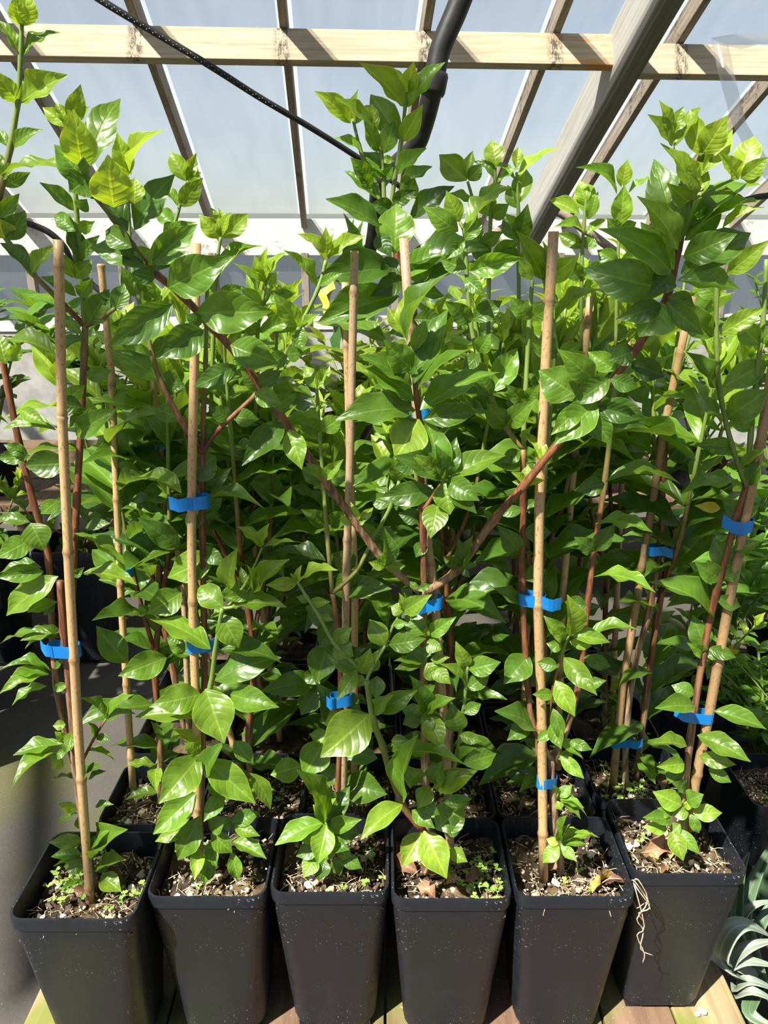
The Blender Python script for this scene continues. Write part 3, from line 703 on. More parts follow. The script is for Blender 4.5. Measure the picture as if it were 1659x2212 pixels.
leaves(P1, Y + .01, '228,1552,175,1508,17,.45;230,1550,290,1500,15,.45;228,1556,297,1544,13,.45;205,1592,190,1560,16,.4;208,1590,240,1600,18,.4')
tie(P1, at(120, 1402, Y), at(160, 1404, Y), at(88, 1392, Y))

# --- P2
Y = .865
cane(P2, [at(*q, Y) for q in ((428, 1880), (425, 1560), (419, 1400), (414, 1200), (415, 1000), (420, 780), (424, 525))], .0064, seed=2)
shoot(P2, Y + .012, '432,1860;437,1640;442,1480;440,1300;437,1150;437,980', .0046, .0038, .2, .5, name='stem')
shoot(P2, Y + .012, '437,980;440,880;444,780;446,680;448,600', .003, .0022, .6, .95)
shoot(P2, Y + .012, '437,980;392,910;348,825;330,770;312,695;298,640;284,560;278,480;275,382', .0034, .0022, .55, 1, .05)
shoot(P2, Y + .012, '437,980;470,930;560,845;618,765;648,705;688,622;704,562', .0034, .0022, .5, 1, .03)
shoot(P2, Y - .01, '438,1530;455,1480;464,1412;472,1360;480,1315', .0036, .0028, .8, 1, -.02)
shoot(P2, Y - .02, '480,1315;512,1308;544,1284', .0024, .0018, .9, 1)
shoot(P2, Y + .02, '485,1318;530,1262;566,1184', .0022, .0014, .9, 1)
leaves(P2, Y - .02, '''442,1546,292,1549,46,.62;434,1500,330,1522,60,.55;444,1488,484,1606,82,.62;498,1500,603,1528,52,.5;404,1540,378,1512,30,.5;432,1630,376,1576,22,.8;430,1628,398,1604,30,.7;431,1634,343,1736,72,.62;443,1640,552,1736,60,.55;425,1712,331,1802,56,.5;446,1700,520,1722,30,.35;432,1762,384,1858,50,.4;405,1785,335,1818,30,.65;
540,1670,584,1748,30,.55;440,1672,488,1600,42,.3;505,1600,548,1650,34,.5;482,1712,440,1775,34,.3;430,1832,420,1902,28,.6;446,1828,468,1872,26,.5;456,1800,502,1842,36,.6;452,1790,490,1768,38,.5;502,1818,576,1856,30,.55;500,1840,514,1902,28,.5;446,1842,443,1912,28,.4;506,1784,562,1806,26,.55;500,1776,562,1754,32,.3;476,1784,500,1770,30,.3;415,1830,428,1862,30,.4;460,1860,440,1905,28,.4;470,1835,440,1830,30,.45''')
leaves(P2, Y - .02, '''455,1402,324,1337,46,.58;475,1403,608,1432,40,.35;464,1470,608,1420,54,.4;478,1328,516,1400,54,.6;482,1312,427,1266,50,.58;500,1310,620,1312,36,.62;542,1286,486,1290,24,.62;545,1282,626,1208,38,.72;493,1270,514,1183,40,.65;495,1272,476,1232,14,.8;543,1280,533,1220,15,.85;548,1278,562,1240,20,.7;490,1300,512,1258,34,.6''')
leaves(P2, Y + .02, '''566,1182,512,1137,22,.7;566,1180,582,1130,17,.8;568,1182,652,1172,17,.65;530,1262,520,1225,16,.6;430,1090,408,1156,34,.35;464,1198,362,1248,62,.62;466,985,400,1036,60,.45;392,1066,300,1030,28,.55;388,1180,297,1118,46,.2;440,1082,572,1100,30,.45;392,1280,318,1326,56,.55;360,1420,255,1460,56,.55;272,1432,208,1352,52,.25;437,1110,480,1075,28,.3;438,1190,490,1220,32,.3;437,1250,380,1228,24,.5;440,1055,500,1010,36,.2;435,1000,395,1000,30,.3;400,1365,360,1380,36,.45;400,1405,362,1384,30,.5''')
leaves(P2, Y + .03, '''390,905,330,880,36,.2;395,905,440,900,44,.35;348,825,236,755,46,.4;350,825,395,845,30,.5;345,822,400,835,52,.25;330,770,268,750,34,.5;330,768,386,722,40,.3;312,695,240,700,30,.3;314,693,350,640,40,.5;298,640,262,575,40,.35;300,640,335,622,34,.4;284,560,240,520,36,.3;286,560,330,540,34,.3;290,497,378,376,52,.15;280,440,291,384,42,.88;282,438,250,420,26,.5;275,382,253,286,42,.88;280,378,285,300,22,.9;284,378,360,280,26,.88''', .05)
leaves(P2, Y + .02, '''560,842,520,800,30,.5;565,838,590,845,30,.3;618,765,655,760,36,.3;616,765,580,790,36,.3;648,705,590,632,42,.55;652,706,692,678,18,.6;640,712,655,760,30,.4;684,620,612,540,27,.7;690,618,740,590,20,.5;700,562,640,505,18,.75;705,560,704,490,30,.9;708,560,722,504,14,.9;708,562,792,510,27,.8;500,905,450,880,34,.2;505,900,560,905,36,.4;470,930,430,940,28,.2''')
tie(P2, at(419, 1085, Y), at(438, 1082, Y), at(366, 1088, Y - .012))
tie(P2, at(418, 1394, Y), at(440, 1392, Y), at(472, 1386, Y))

# --- P3
Y = .872
cane(P3, [at(*q, Y + .02) for q in ((736, 1880), (742, 1640), (748, 1250), (757, 950), (766, 542))], .0060, 'bamboo_brown', seed=3)
shoot(P3, Y, '722,1880;730,1700;736,1500;728,1350;718,1282', .0040, .0034, .25, .7, name='stem')
shoot(P3, Y, '718,1282;706,1150;698,1040;690,930;684,840', .0032, .0022, .7, 1, .06)
shoot(P3, Y, '718,1282;770,1233;806,1165;846,1090;862,1040', .003, .0022, .7, 1, -.02)
shoot(P3, Y - .02, '722,1880;712,1825;703,1772', .003, .002, .5, .95)
leaves(P3, Y - .03, '''703,1776,640,1662,56,.42;700,1777,594,1826,36,.5;706,1780,686,1868,48,.62;706,1772,756,1698,42,.2;714,1786,782,1770,34,.45;700,1766,676,1738,18,.85;704,1762,726,1724,15,.9;718,1790,776,1802,46,.2;682,1848,656,1896,36,.55;702,1855,688,1902,34,.15;722,1850,734,1892,27,.45;736,1848,782,1876,28,.35;730,1836,760,1850,26,.55;690,1800,638,1796,42,.45;676,1790,640,1772,30,.35;700,1810,755,1836,40,.15;690,1826,640,1850,34,.2;715,1820,700,1860,30,.4;735,1812,770,1790,30,.4''')
leaves(P3, Y + .04, '''742,1690,836,1716,62,.4;702,1600,654,1678,62,.5;712,1596,668,1586,30,.55;652,1655,584,1674,48,.6;728,1562,682,1474,58,.15;708,1387,682,1476,60,.35;686,1466,562,1493,50,.25;690,1480,650,1545,46,.1;724,1283,846,1272,42,.2;772,1234,724,1270,36,.35;768,1222,708,1198,46,.25;704,1212,592,1190,30,.15;720,1450,640,1470,34,.15;735,1420,790,1400,34,.2;730,1345,660,1310,50,.15;726,1340,690,1400,50,.12;735,1500,780,1540,40,.2;728,1540,690,1560,34,.15;738,1640,790,1600,36,.2;733,1650,690,1700,40,.35;812,1160,770,1130,30,.4;815,1155,858,1150,30,.3;846,1090,800,1075,34,.3;848,1088,890,1060,32,.3;862,1040,850,985,30,.5;
698,1040,650,1010,36,.4;700,1040,752,1020,36,.4;692,930,640,905,36,.4;694,930,740,900,38,.5;684,840,660,790,30,.7;686,840,712,788,30,.7;706,1130,650,1100,34,.2;708,1130,765,1110,34,.3''')
tie(P3, at(726, 1512, Y), at(748, 1508, Y), at(706, 1516, Y - .01))

# --- P4: the middle shrub; two bare branches in a V come forward, two green shoots bow out low down
Y = .862
cane(P4, [at(*q, Y + .01) for q in ((974, 1860), (965, 1640), (955, 1500), (940, 1300), (925, 1180), (905, 940), (884, 700), (872, 514))], .0066, 'bamboo_brown', seed=4)
shoot(P4, Y, '925,1870;918,1640;914,1400;916,1275', .0056, .0050, .1, .35, name='stem')
shoot(P4, Y, '916,1275;914,1150;910,1050;908,930;900,862;894,800;890,745', .0044, .0026, .3, .8, -.05)
shoot(P4, Y - .05, '916,1100;940,1065;962,1034', .0026, .002, .4, .8)
bB = shoot(P4, Y, '908,1278;830,1212;765,1124;700,1034;618,915;560,830;512,765;455,705;395,640;335,590;312,566;285,530;245,470;210,425;182,372', .0052, .0030, .2, .72, -.13)
bC = shoot(P4, Y, '920,1280;990,1228;1065,1126;1135,1045;1200,965;1285,868;1370,760;1440,645;1465,540;1490,430;1508,360;1518,328', .0054, .0028, .22, .8, -.11)
leaves(P4, Y - .13, '''178,360,158,236,70,.95;192,362,260,213,56,.62;192,400,118,312,56,.45;188,385,150,415,60,.4;178,380,-4,381,26,.62;246,448,233,334,84,.85;290,440,291,384,40,.88;276,500,173,404,36,.12;285,535,228,498,46,.3''')
leaves(P4, Y - .11, '''318,578,194,534,46,.35;320,572,426,484,56,.5;330,585,405,495,50,.15;310,575,240,520,44,.12;335,600,285,588,36,.1;362,622,500,553,78,.4;374,657,234,747,66,.18;425,676,588,672,82,.5;440,713,336,774,66,.15;436,700,400,680,30,.2''')
leaves(P4, Y - .07, '''498,745,602,786,62,.42;513,790,418,836,42,.12;550,848,610,874,40,.5;560,830,610,800,34,.3;625,928,652,1014,46,.6;612,915,522,1006,52,.22;590,880,640,850,36,.3;700,1035,742,992,26,.6;696,1030,660,1000,20,.5''', .03)
leaves(P4, Y - .02, '''771,1130,757,1084,22,.75;770,1132,732,1120,18,.7;773,1130,806,1096,19,.72;772,1132,790,1120,14,.6;832,1224,830,1140,34,.25;830,1224,796,1214,22,.7;834,1222,868,1192,16,.15;834,1226,876,1222,21,.65;832,1222,812,1198,14,.4;902,1276,930,1262,16,.3;900,1272,885,1256,14,.3''')
leaves(P4, Y - .02, '''992,1226,990,1162,27,.2;994,1226,1022,1156,30,.3;990,1224,955,1202,15,.2;988,1226,962,1220,14,.3;996,1226,1032,1220,13,.3;996,1228,1016,1248,14,.3;1066,1122,1043,1100,14,.5;1066,1122,1076,1104,12,.5;1066,1124,1050,1118,10,.5;1137,1044,1140,1004,24,.65;1134,1044,1104,1020,14,.8;1134,1044,1106,1040,14,.7;1138,1048,1178,1038,14,.8;1174,1010,1168,960,18,.9;1175,1008,1130,930,26,.85;1178,1008,1180,970,10,.7''')
leaves(P4, Y - .06, '''1318,818,1231,876,46,.35;1288,868,1196,962,66,.4;1247,856,1164,800,78,.52;1285,822,1204,754,52,.42;1290,872,1400,916,60,.15;1286,880,1385,905,40,.12;1320,818,1378,838,36,.2;1252,880,1190,940,40,.5;1372,766,1420,726,17,.9;1372,758,1314,778,46,.15;1362,782,1436,814,46,.15;1330,800,1270,760,40,.5;1275,890,1320,960,46,.3''')
leaves(P4, Y - .09, '''1435,656,1380,728,92,.42;1440,652,1520,724,42,.42;1440,628,1260,580,82,.28;1462,606,1598,625,42,.42;1430,660,1330,690,46,.15;1470,592,1622,503,72,.25;1450,592,1292,494,62,.52;1476,556,1592,505,60,.45;1456,582,1384,480,52,.45;1452,590,1400,640,50,.15;1444,640,1500,660,40,.2;1470,522,1413,344,78,.52;1464,540,1376,424,46,.65;1480,510,1642,400,56,.45;1500,432,1604,424,20,.65;1490,490,1640,436,48,.42;1560,495,1652,448,24,.75;1478,520,1560,450,50,.4;1490,440,1440,395,36,.6''')
shoot(P4, Y - .10, '1498,430;1472,366;1454,318', .0016, .0012, .95, 1)
shoot(P4, Y - .10, '1498,430;1552,402;1592,384', .0016, .0012, .95, 1)
leaves(P4, Y - .11, '''1516,338,1490,238,42,.9;1516,334,1572,249,56,.97;1518,372,1582,280,42,.92;1515,380,1526,330,30,.9;1450,287,1424,217,26,.82;1448,286,1478,229,28,.85;1452,316,1399,247,26,.8;1456,318,1514,231,34,.75;1600,372,1628,294,50,.9;1596,386,1550,330,32,.85;1600,386,1664,338,34,.78;1602,382,1650,375,30,.8;1500,430,1426,309,36,.85;1500,400,1482,332,26,.85;1500,432,1478,370,24,.8;1505,425,1530,370,26,.8''')
leaves(P4, Y - .05, '''873,722,881,632,34,.85;870,718,837,664,30,.9;880,738,972,588,34,.45;888,800,829,734,56,.5;890,832,774,768,40,.35;894,866,779,790,46,.4;895,828,968,668,62,.15;903,842,1018,754,36,.4;898,886,724,908,60,.35;908,886,1082,804,56,.38;905,905,853,992,78,.85;914,906,1032,890,46,.2;900,800,930,700,44,.3;885,780,850,745,40,.4;910,920,840,930,44,.15;890,760,920,690,30,.6''')
leaves(P4, Y - .07, '''962,1032,920,904,60,.28;958,1034,888,980,40,.65;955,1036,850,985,42,.2;964,1030,986,944,40,.22;966,1032,1092,984,48,.52;966,1038,1036,1082,46,.35;960,1042,972,1112,54,.65;946,1086,930,1163,52,.62;938,1060,818,1076,50,.22;965,1032,940,960,36,.3;970,1045,1030,1110,40,.2''')
leaves(P4, Y, '''916,1170,898,1204,28,.25;912,1330,872,1280,30,.3;920,1100,960,1130,34,.2;910,1120,860,1110,34,.2;908,1000,850,1010,40,.15;915,1000,980,1000,40,.15''')
shoot(P4, Y - .02, '800,1420;832,1393;850,1350;872,1318', .0022, .0014, .9, 1)
leaves(P4, Y - .03, '''872,1320,933,1284,38,.65;870,1320,862,1280,15,.85;870,1322,844,1310,28,.65;918,1372,874,1324,40,.4;924,1372,986,1332,32,.4;832,1394,798,1338,42,.58;840,1393,920,1380,42,.5;922,1386,954,1404,36,.55;920,1375,922,1352,14,.8;850,1350,880,1345,20,.5;914,1432,850,1428,20,.6;910,1430,880,1398,42,.4;912,1436,852,1446,22,.6;922,1432,948,1470,40,.62;930,1425,972,1420,19,.6;934,1440,974,1478,32,.62;915,1420,930,1395,20,.4;912,1440,900,1410,30,.4;
916,1540,884,1458,38,.42;920,1542,984,1508,27,.5;918,1540,934,1586,26,.72;924,1546,956,1618,46,.7;912,1545,866,1530,34,.3;910,1545,870,1565,34,.35;930,1550,960,1560,24,.4;905,1500,940,1480,20,.4''')
shoot(P4, Y - .01, '918,1800;872,1742;840,1660;826,1610;806,1555;792,1470', .0048, .0040, .6, .95, -.06)
shoot(P4, Y - .07, '770,1438;722,1390;690,1332;662,1288;642,1256', .0024, .0016, .95, 1)
shoot(P4, Y - .07, '792,1470;800,1450;832,1395', .0024, .0018, .95, 1)
leaves(P4, Y - .06, '''799,1543,692,1636,88,.65;812,1538,902,1490,40,.35;816,1638,738,1622,38,.18;832,1640,1004,1651,22,.35;870,1738,779,1814,42,.72;873,1726,904,1586,54,.45;772,1445,710,1420,34,.4;770,1450,728,1512,32,.65;780,1455,800,1400,40,.62;795,1450,815,1408,34,.6;785,1460,768,1480,28,.62;815,1460,812,1512,34,.5;806,1540,850,1500,30,.5;845,1600,885,1600,24,.55;850,1610,862,1622,20,.6;642,1260,574,1264,28,.75;646,1258,730,1232,22,.78;641,1256,652,1220,13,.85;640,1256,626,1238,10,.8;668,1302,714,1300,21,.62;672,1296,640,1290,18,.6;722,1386,760,1355,32,.6;722,1392,764,1418,44,.6;690,1330,720,1340,16,.5''')
leaves(P4, Y - .05, '''915,1795,965,1898,62,.75;910,1798,868,1872,48,.75;970,1835,1010,1862,28,.65;942,1792,1004,1734,62,.5;936,1702,1034,1662,44,.6;945,1690,992,1664,30,.55;926,1700,904,1746,38,.6;1000,1650,1072,1628,42,.35;960,1780,1000,1790,40,.35;960,1735,1020,1725,26,.3;930,1690,960,1640,40,.3;900,1730,950,1760,36,.3;905,1690,870,1650,40,.4;890,1750,940,1790,30,.4''')
shoot(P4, Y, '955,1790;968,1720;985,1640;1000,1540;1006,1490;1010,1440', .003, .002, .7, 1, -.03)
leaves(P4, Y - .03, '''1010,1442,984,1384,30,.65;1012,1446,1082,1430,42,.4;1004,1492,950,1434,20,.55;1008,1490,1060,1450,34,.4;992,1588,1042,1602,24,.6;990,1580,974,1516,44,.35;1000,1540,1040,1520,26,.4;985,1640,1030,1615,24,.4''')
tie(P4, at(918, 1305, Y), at(942, 1300, Y), at(884, 1318, Y - .01))

# --- P5
Y = .868
cane(P5, [at(*q, Y - .012) for q in ((1174, 1900), (1170, 1550), (1162, 1300), (1165, 1080), (1180, 760), (1196, 500))], .0070, seed=5)
shoot(P5, Y, '1212,1885;1206,1830;1196,1740;1190,1640', .0062, .0050, .05, .25, name='stem')
shoot(P5, Y, '1190,1640;1150,1560;1136,1420;1128,1250;1130,1100;1130,970', .0042, .0038, .2, .68)
shoot(P5, Y, '1130,970;1134,870;1144,690;1150,600', .0034, .0024, .8, 1, .02)
shoot(P5, Y, '1130,970;1090,920;1058,850;1030,760;1016,690;1006,560;1004,505;993,480', .0034, .0020, .7, 1, .02)
shoot(P5, Y + .02, '1190,1640;1222,1580;1250,1480;1270,1300;1284,1190;1306,1045;1322,900;1330,800', .0046, .0032, .15, .9, .06)
shoot(P5, Y, '1185,1560;1196,1480;1215,1410;1228,1375', .0022, .0014, .4, .95, -.03)
leaves(P5, Y - .03, '''1228,1376,1225,1284,34,.7;1224,1380,1184,1344,30,.55;1232,1372,1318,1388,32,.6;1230,1385,1278,1396,24,.6;1222,1376,1174,1330,30,.5;1218,1420,1290,1502,42,.62;1200,1470,1242,1548,40,.6;1195,1530,1215,1598,28,.45;1190,1562,1212,1618,30,.55;1210,1632,1262,1682,28,.6;1205,1640,1240,1625,20,.5;1215,1400,1180,1390,24,.5;1205,1440,1160,1430,28,.5;1200,1600,1260,1640,24,.5;1195,1500,1150,1500,24,.5;1230,1600,1280,1620,22,.4;1190,1580,1160,1600,22,.4''')
leaves(P5, Y - .03, '''1206,1722,1236,1695,22,.45;1204,1724,1210,1700,14,.5;1206,1726,1262,1746,18,.6;1206,1728,1268,1764,14,.5;1204,1730,1212,1750,18,.6;1202,1720,1194,1696,12,.6;1208,1735,1255,1770,14,.4;1210,1820,1296,1810,20,.6;1212,1822,1270,1826,20,.45;1212,1818,1232,1780,18,.4;1208,1816,1206,1784,18,.6;1208,1828,1172,1864,30,.6;1214,1828,1246,1860,22,.55;1206,1824,1180,1812,18,.75;1210,1826,1228,1828,26,.45;1214,1800,1225,1760,16,.4''')
leaves(P5, Y, '''1142,1416,1088,1478,56,.35;1124,1306,1066,1270,24,.5;1122,1192,1074,1134,42,.25;1130,1100,1070,1110,24,.3;1132,1098,1160,1080,20,.35;1130,1000,1060,1000,28,.4;1160,1580,1068,1536,36,.25;1145,1560,1095,1600,34,.25;1140,1480,1190,1450,30,.3;1128,1250,1180,1230,34,.3;1130,1150,1190,1150,40,.2;1285,1190,1240,1160,34,.25;1286,1132,1410,1150,28,.35;1282,1246,1416,1280,23,.5;1308,1042,1470,1046,28,.4;1306,1045,1240,1060,38,.2;1268,1382,1382,1362,22,.5;1268,1310,1220,1300,34,.2;1284,1190,1330,1130,36,.25;1322,905,1290,850,36,.4;1325,900,1380,880,36,.3;1330,800,1310,740,36,.6;1332,800,1365,745,36,.6;1260,1420,1320,1440,30,.35;1255,1480,1310,1470,26,.4''')
leaves(P5, Y, '''1092,920,1050,870,44,.4;1094,918,1158,862,44,.45;1090,925,1045,885,30,.5;1060,855,1032,800,36,.3;1060,850,1118,752,52,.5;1034,765,1000,800,30,.3;1032,760,1060,720,36,.4;1018,695,960,650,40,.3;1018,692,1085,650,40,.35;1012,585,1128,556,46,.52;1008,580,950,560,36,.4;1005,600,1050,640,30,.3;993,480,964,412,38,.75;990,500,914,446,42,.55;1002,505,1112,404,23,.7;1003,520,1040,470,32,.55;1004,520,965,560,24,.4;1134,870,1090,830,32,.3;1136,868,1165,830,30,.4;1145,690,1100,640,34,.4;1146,690,1210,650,34,.5;1150,605,1120,560,26,.6;1132,968,1150,920,14,.9;1125,975,1080,1000,30,.35''')
tie(P5, at(1134, 1292, Y - .006), at(1164, 1296, Y - .008), at(1212, 1306, Y - .012))
tie(P5, at(1172, 1688, Y - .01), at(1190, 1686, Y), None)
rt = MB(); rr = random.Random(5)
for k in range(16):
    a = Vector((.269 + rr.uniform(.0, .085), .80 + rr.uniform(0, .06), BZ + .255 + rr.uniform(0, .015))); p = [a]
    for j in range(5): a = a + Vector((rr.uniform(-.008, .016), rr.uniform(-.014, .008), rr.uniform(-.008, .010))); p.append(a)
    rt.tube(catmull(p, 3), .0007, 4)
for s in ((1378, 1900, 1400, 1945, 1376, 1985, 1390, 2010, 1384, 2050, 1412, 2064), (1380, 1925, 1404, 1960, 1380, 1972, 1390, 1990), (1392, 2000, 1376, 2020, 1392, 2060, 1388, 2080), (1372, 1905, 1390, 1930, 1402, 1950)):
    p = [Vector(at(1368, 1905, .795))] + [at(s[i], s[i + 1], .781 + .002 * (i % 4)) for i in range(0, len(s), 2)]; rt.tube(catmull(p, 3), .0009, 4)
ro = rt.build('trailing_roots', M['root'], P5); ro['kind'] = 'stuff'; ro['label'] = 'tangle of thin pale roots hanging over the pot rim'

# --- P6
Y = .905
M['bamboo_speck'] = bamboo_material('bamboo_speckled', (.27, .16, .075), (.40, .26, .125))
cane(P6, [at(*q, Y) for q in ((1492, 1790), (1500, 1700), (1532, 1540), (1575, 1300), (1606, 1140), (1642, 960), (1672, 780))], .0074, 'bamboo_speck', seed=6)
shoot(P6, Y, '1478,1800;1480,1720;1492,1590;1520,1410;1545,1290;1590,1120;1612,1052', .0056, .0040, .08, .62, name='stem')
shoot(P6, Y, '1612,1052;1582,965;1556,850;1548,740;1548,640;1550,560', .0034, .0024, .8, 1, -.02)
shoot(P6, Y, '1612,1052;1622,940;1636,800;1648,700;1656,560', .0034, .0026, .8, 1)
leaves(P6, Y - .03, '''1500,1526,1414,1530,36,.5;1506,1588,1622,1646,42,.55;1484,1612,1408,1605,28,.6;1478,1650,1418,1656,32,.6;1510,1634,1590,1652,33,.55;1472,1682,1434,1650,40,.3;1472,1740,1410,1710,42,.6;1488,1754,1450,1760,26,.55;1496,1756,1560,1756,34,.6;1452,1790,1476,1860,36,.7;1464,1790,1512,1846,26,.5;1442,1790,1388,1786,26,.55;1450,1772,1388,1766,28,.4;1492,1758,1510,1800,22,.5;1482,1730,1520,1716,36,.35;1542,1536,1656,1576,38,.42;1530,1660,1580,1690,26,.35;1450,1760,1420,1745,24,.4;1470,1780,1448,1800,20,.5;1478,1745,1500,1730,16,.8;1480,1700,1450,1690,26,.35''')
leaves(P6, Y, '''1558,1252,1500,1214,42,.5;1562,1250,1598,1228,30,.4;1542,1342,1400,1258,36,.45;1522,1412,1484,1388,26,.45;1524,1412,1560,1416,22,.4;1524,1400,1496,1328,44,.25;1570,1220,1540,1160,44,.25;1580,1190,1640,1170,28,.4;1600,1108,1560,1080,30,.35;1600,1010,1660,968,20,.6;1608,1052,1472,1066,28,.42;1584,965,1500,960,36,.4;1568,905,1662,840,62,.5;1560,920,1424,855,38,.48;1546,838,1480,760,38,.5;1560,836,1662,780,52,.55;1540,727,1454,648,52,.48;1554,722,1652,664,42,.65;1552,645,1500,600,36,.4;1570,592,1664,518,42,.7;1556,562,1530,500,30,.5;1640,745,1590,690,44,.5;1642,742,1680,700,36,.5;1625,930,1575,880,40,.4;1612,1050,1640,990,34,.3;1590,1130,1640,1090,26,.4;1500,1500,1450,1480,34,.3;1545,1290,1600,1310,30,.35;1530,1400,1590,1420,28,.3''')
yl6 = px_leaf(P6, Y + .05, (1556, 1098, 1500, 1092, 22, 1.0)); yl6.data = leaf_mesh('yellowing_leaf', M['yellow_leaf'], .06, .3, .08, 1); yl6['label'] = 'yellowing leaf'
tie(P6, at(1598, 1140, Y), at(1612, 1134, Y), at(1560, 1126, Y - .014))
tie(P6, at(1496, 1545, Y), at(1528, 1548, Y), at(1457, 1536, Y - .01))

# ---------------------------------------------------------------- second row, with the shoots that show over the first
g = random.Random(11)
S1 = potted(-.380, .946, 'second row shrub at the left, its pot showing left of the glossy leaved shrub', pebbles=10, seed=7, weeds=4, dry=1, sc=.95)
S2 = potted(-.217, .957, 'second row shrub standing behind the glossy leaved shrub with two blue ties', pebbles=8, seed=8, weeds=10, dry=1, sc=.95)
S3 = potted(-.058, .962, 'second row shrub behind the bushy low tuft, with an orange brown cane', pebbles=6, seed=9, weeds=30, sc=.95)
S4 = potted(.103, .960, 'second row shrub behind the V branched shrub, taller than all others in the middle', pebbles=8, seed=10, weeds=6, dry=2, sc=.95)
S5 = potted(.266, .963, 'second row shrub behind the pale cane, with a blue tie in deep shade', pebbles=8, seed=11, weeds=8, dry=2, sc=.95)
S6 = potted(.434, .996, 'second row shrub at the right with clover round a cane tied twice in blue', pebbles=6, seed=12, weeds=60, dry=1, sc=.97)
row2 = [S1, S2, S3, S4, S5, S6]
grow(S1, .80, g, 3, .10, fork=.45); grow(S2, .80, g, 3, .11, fork=.5, L=(.09, .13)); grow(S3, .66, g, 2, .10, fork=.5, L=(.09, .13)); grow(S4, .78, g, 3, .10, fork=.55); grow(S5, .82, g, 3, .10, fork=.5); grow(S6, .78, g, 3, .10, fork=.6)
cane(S1, [at(*q, 1.02) for q in ((287, 1700), (262, 1300), (240, 800), (218, 570))], .0058, 'bamboo', seed=7)
cane(S2, [at(*q, 1.06) for q in ((520, 1660), (440, 1400), (362, 1110), (345, 960), (320, 720))], .0056, 'bamboo', seed=8)
cane(S3, [at(*q, .99) for q in ((766, 1680), (765, 1500), (767, 1250), (756, 1000), (745, 588))], .0060, 'bamboo', seed=9)
cane(S5, [at(*q, 1.05) for q in ((1205, 1660), (1215, 1290), (1240, 1000), (1275, 640))], .0062, 'bamboo', seed=10)
cane(S6, [at(*q, 1.06) for q in ((1322, 1715), (1345, 1480), (1380, 1270), (1415, 1050), (1440, 900), (1495, 640))], .0068, 'bamboo_speck', seed=11)
shoot(S6, 1.06, '1352,1718;1352,1600;1368,1450;1400,1330;1426,1180;1434,1000;1442,920', .0060, .0040, .05, .5, name='stem')
shoot(S6, 1.06, '1442,920;1455,800;1470,680;1485,560', .003, .002, .8, 1, .04)
tie(S6, at(1408, 1188, 1.055), at(1424, 1186, 1.055), at(1461, 1194, 1.045), .0150)
tie(S6, at(1328, 1602, 1.055), at(1350, 1600, 1.055), at(1388, 1606, 1.045), .0150)
tie(S5, at(1208, 1168, 1.045), at(1226, 1166, 1.045), at(1186, 1162, 1.04), .015)
tie(S4, at(905, 894, .97), at(915, 894, .97), at(888, 896, .96), .014)
tie(S2, at(346, 958, 1.05), at(352, 958, 1.05), at(334, 957, 1.04), .014)
tie(S1, at(262, 1236, 1.01), at(275, 1236, 1.01), None, .014)
# S4: brown stem with the tallest shoots in the middle
Y = 1.0
shoot(S4, Y, '905,1000;900,860;895,690;880,615;860,560;850,520', .0052, .0046, .2, .42)
shoot(S4, Y, '850,525;832,460;806,402;780,330;762,256', .0030, .0018, .95, 1)
shoot(S4, Y, '850,525;832,455;828,385;824,335;812,284', .0034, .0020, .95, 1)
shoot(S4, Y, '850,525;846,450;853,385;866,308;876,225;878,200', .0034, .0020, .75, .95)
leaves(S4, Y, '''870,230,777,136,42,.85;876,202,844,144,27,.92;878,202,894,132,36,.9;881,232,962,134,36,.62;866,302,801,204,54,.5;868,306,913,226,38,.68;856,378,922,320,26,.42;846,386,779,328,28,.48;863,408,934,360,24,.42;845,440,900,410,30,.2;874,434,896,384,38,.6;886,472,982,402,40,.2;850,450,800,440,34,.2''')
leaves(S4, Y, '''758,266,679,197,36,.82;764,262,774,192,20,.8;808,288,724,211,21,.8;768,268,802,227,20,.68;786,336,720,299,15,.6;812,282,803,224,24,.92;815,328,784,250,30,.55;828,332,852,260,38,.6;826,330,790,278,26,.5;836,390,779,330,28,.42;802,388,757,340,33,.42;822,432,744,369,30,.38;826,342,854,348,16,.6;808,386,816,358,30,.55;806,402,770,370,24,.5;828,385,850,360,22,.5''')
leaves(S4, Y - .04, '''820,488,703,430,40,.32;852,548,856,440,78,.52;815,505,846,556,36,.2;875,572,1058,540,46,.22;848,582,682,604,62,.18;866,602,978,534,46,.52;862,640,688,696,66,.32;890,632,1098,578,30,.12;834,736,706,697,38,.5;880,620,960,640,40,.2;895,690,960,690,40,.2;858,560,820,600,40,.15;884,600,940,570,40,.3;870,600,800,640,44,.15;895,700,840,720,40,.2''')
# S2, S3 shoots
Y = 1.02
shoot(S2, Y, '455,900;460,740;465,640;470,560;477,512', .0030, .0022, .8, 1)
leaves(S2, Y, '''475,515,430,464,36,.85;476,512,450,444,23,.88;477,510,472,450,18,.92;479,510,500,458,17,.92;480,514,536,461,40,.82;472,600,568,532,27,.48;468,602,440,552,26,.4;466,640,430,600,34,.4;468,640,530,620,30,.5;462,720,400,680,40,.35;462,720,520,690,40,.35''')
shoot(S2, Y, '350,560;378,482;392,430;402,392', .0024, .0018, .9, 1)
leaves(S2, Y, '''402,392,367,326,36,.82;402,390,424,330,25,.8;406,392,434,372,27,.7;388,446,438,384,38,.82;385,446,350,398,18,.6;378,486,340,452,34,.4;380,486,352,500,26,.5;366,520,425,480,30,.5''')
shoot(S3, Y, '552,900;556,720;566,660;575,605', .0028, .002, .8, 1)
leaves(S3, Y, '''575,610,549,552,34,.78;575,608,577,534,25,.85;578,606,620,544,17,.8;576,612,598,588,24,.7;566,660,520,620,30,.5;568,660,640,632,26,.5;558,720,520,690,30,.5;560,718,640,690,30,.5''')
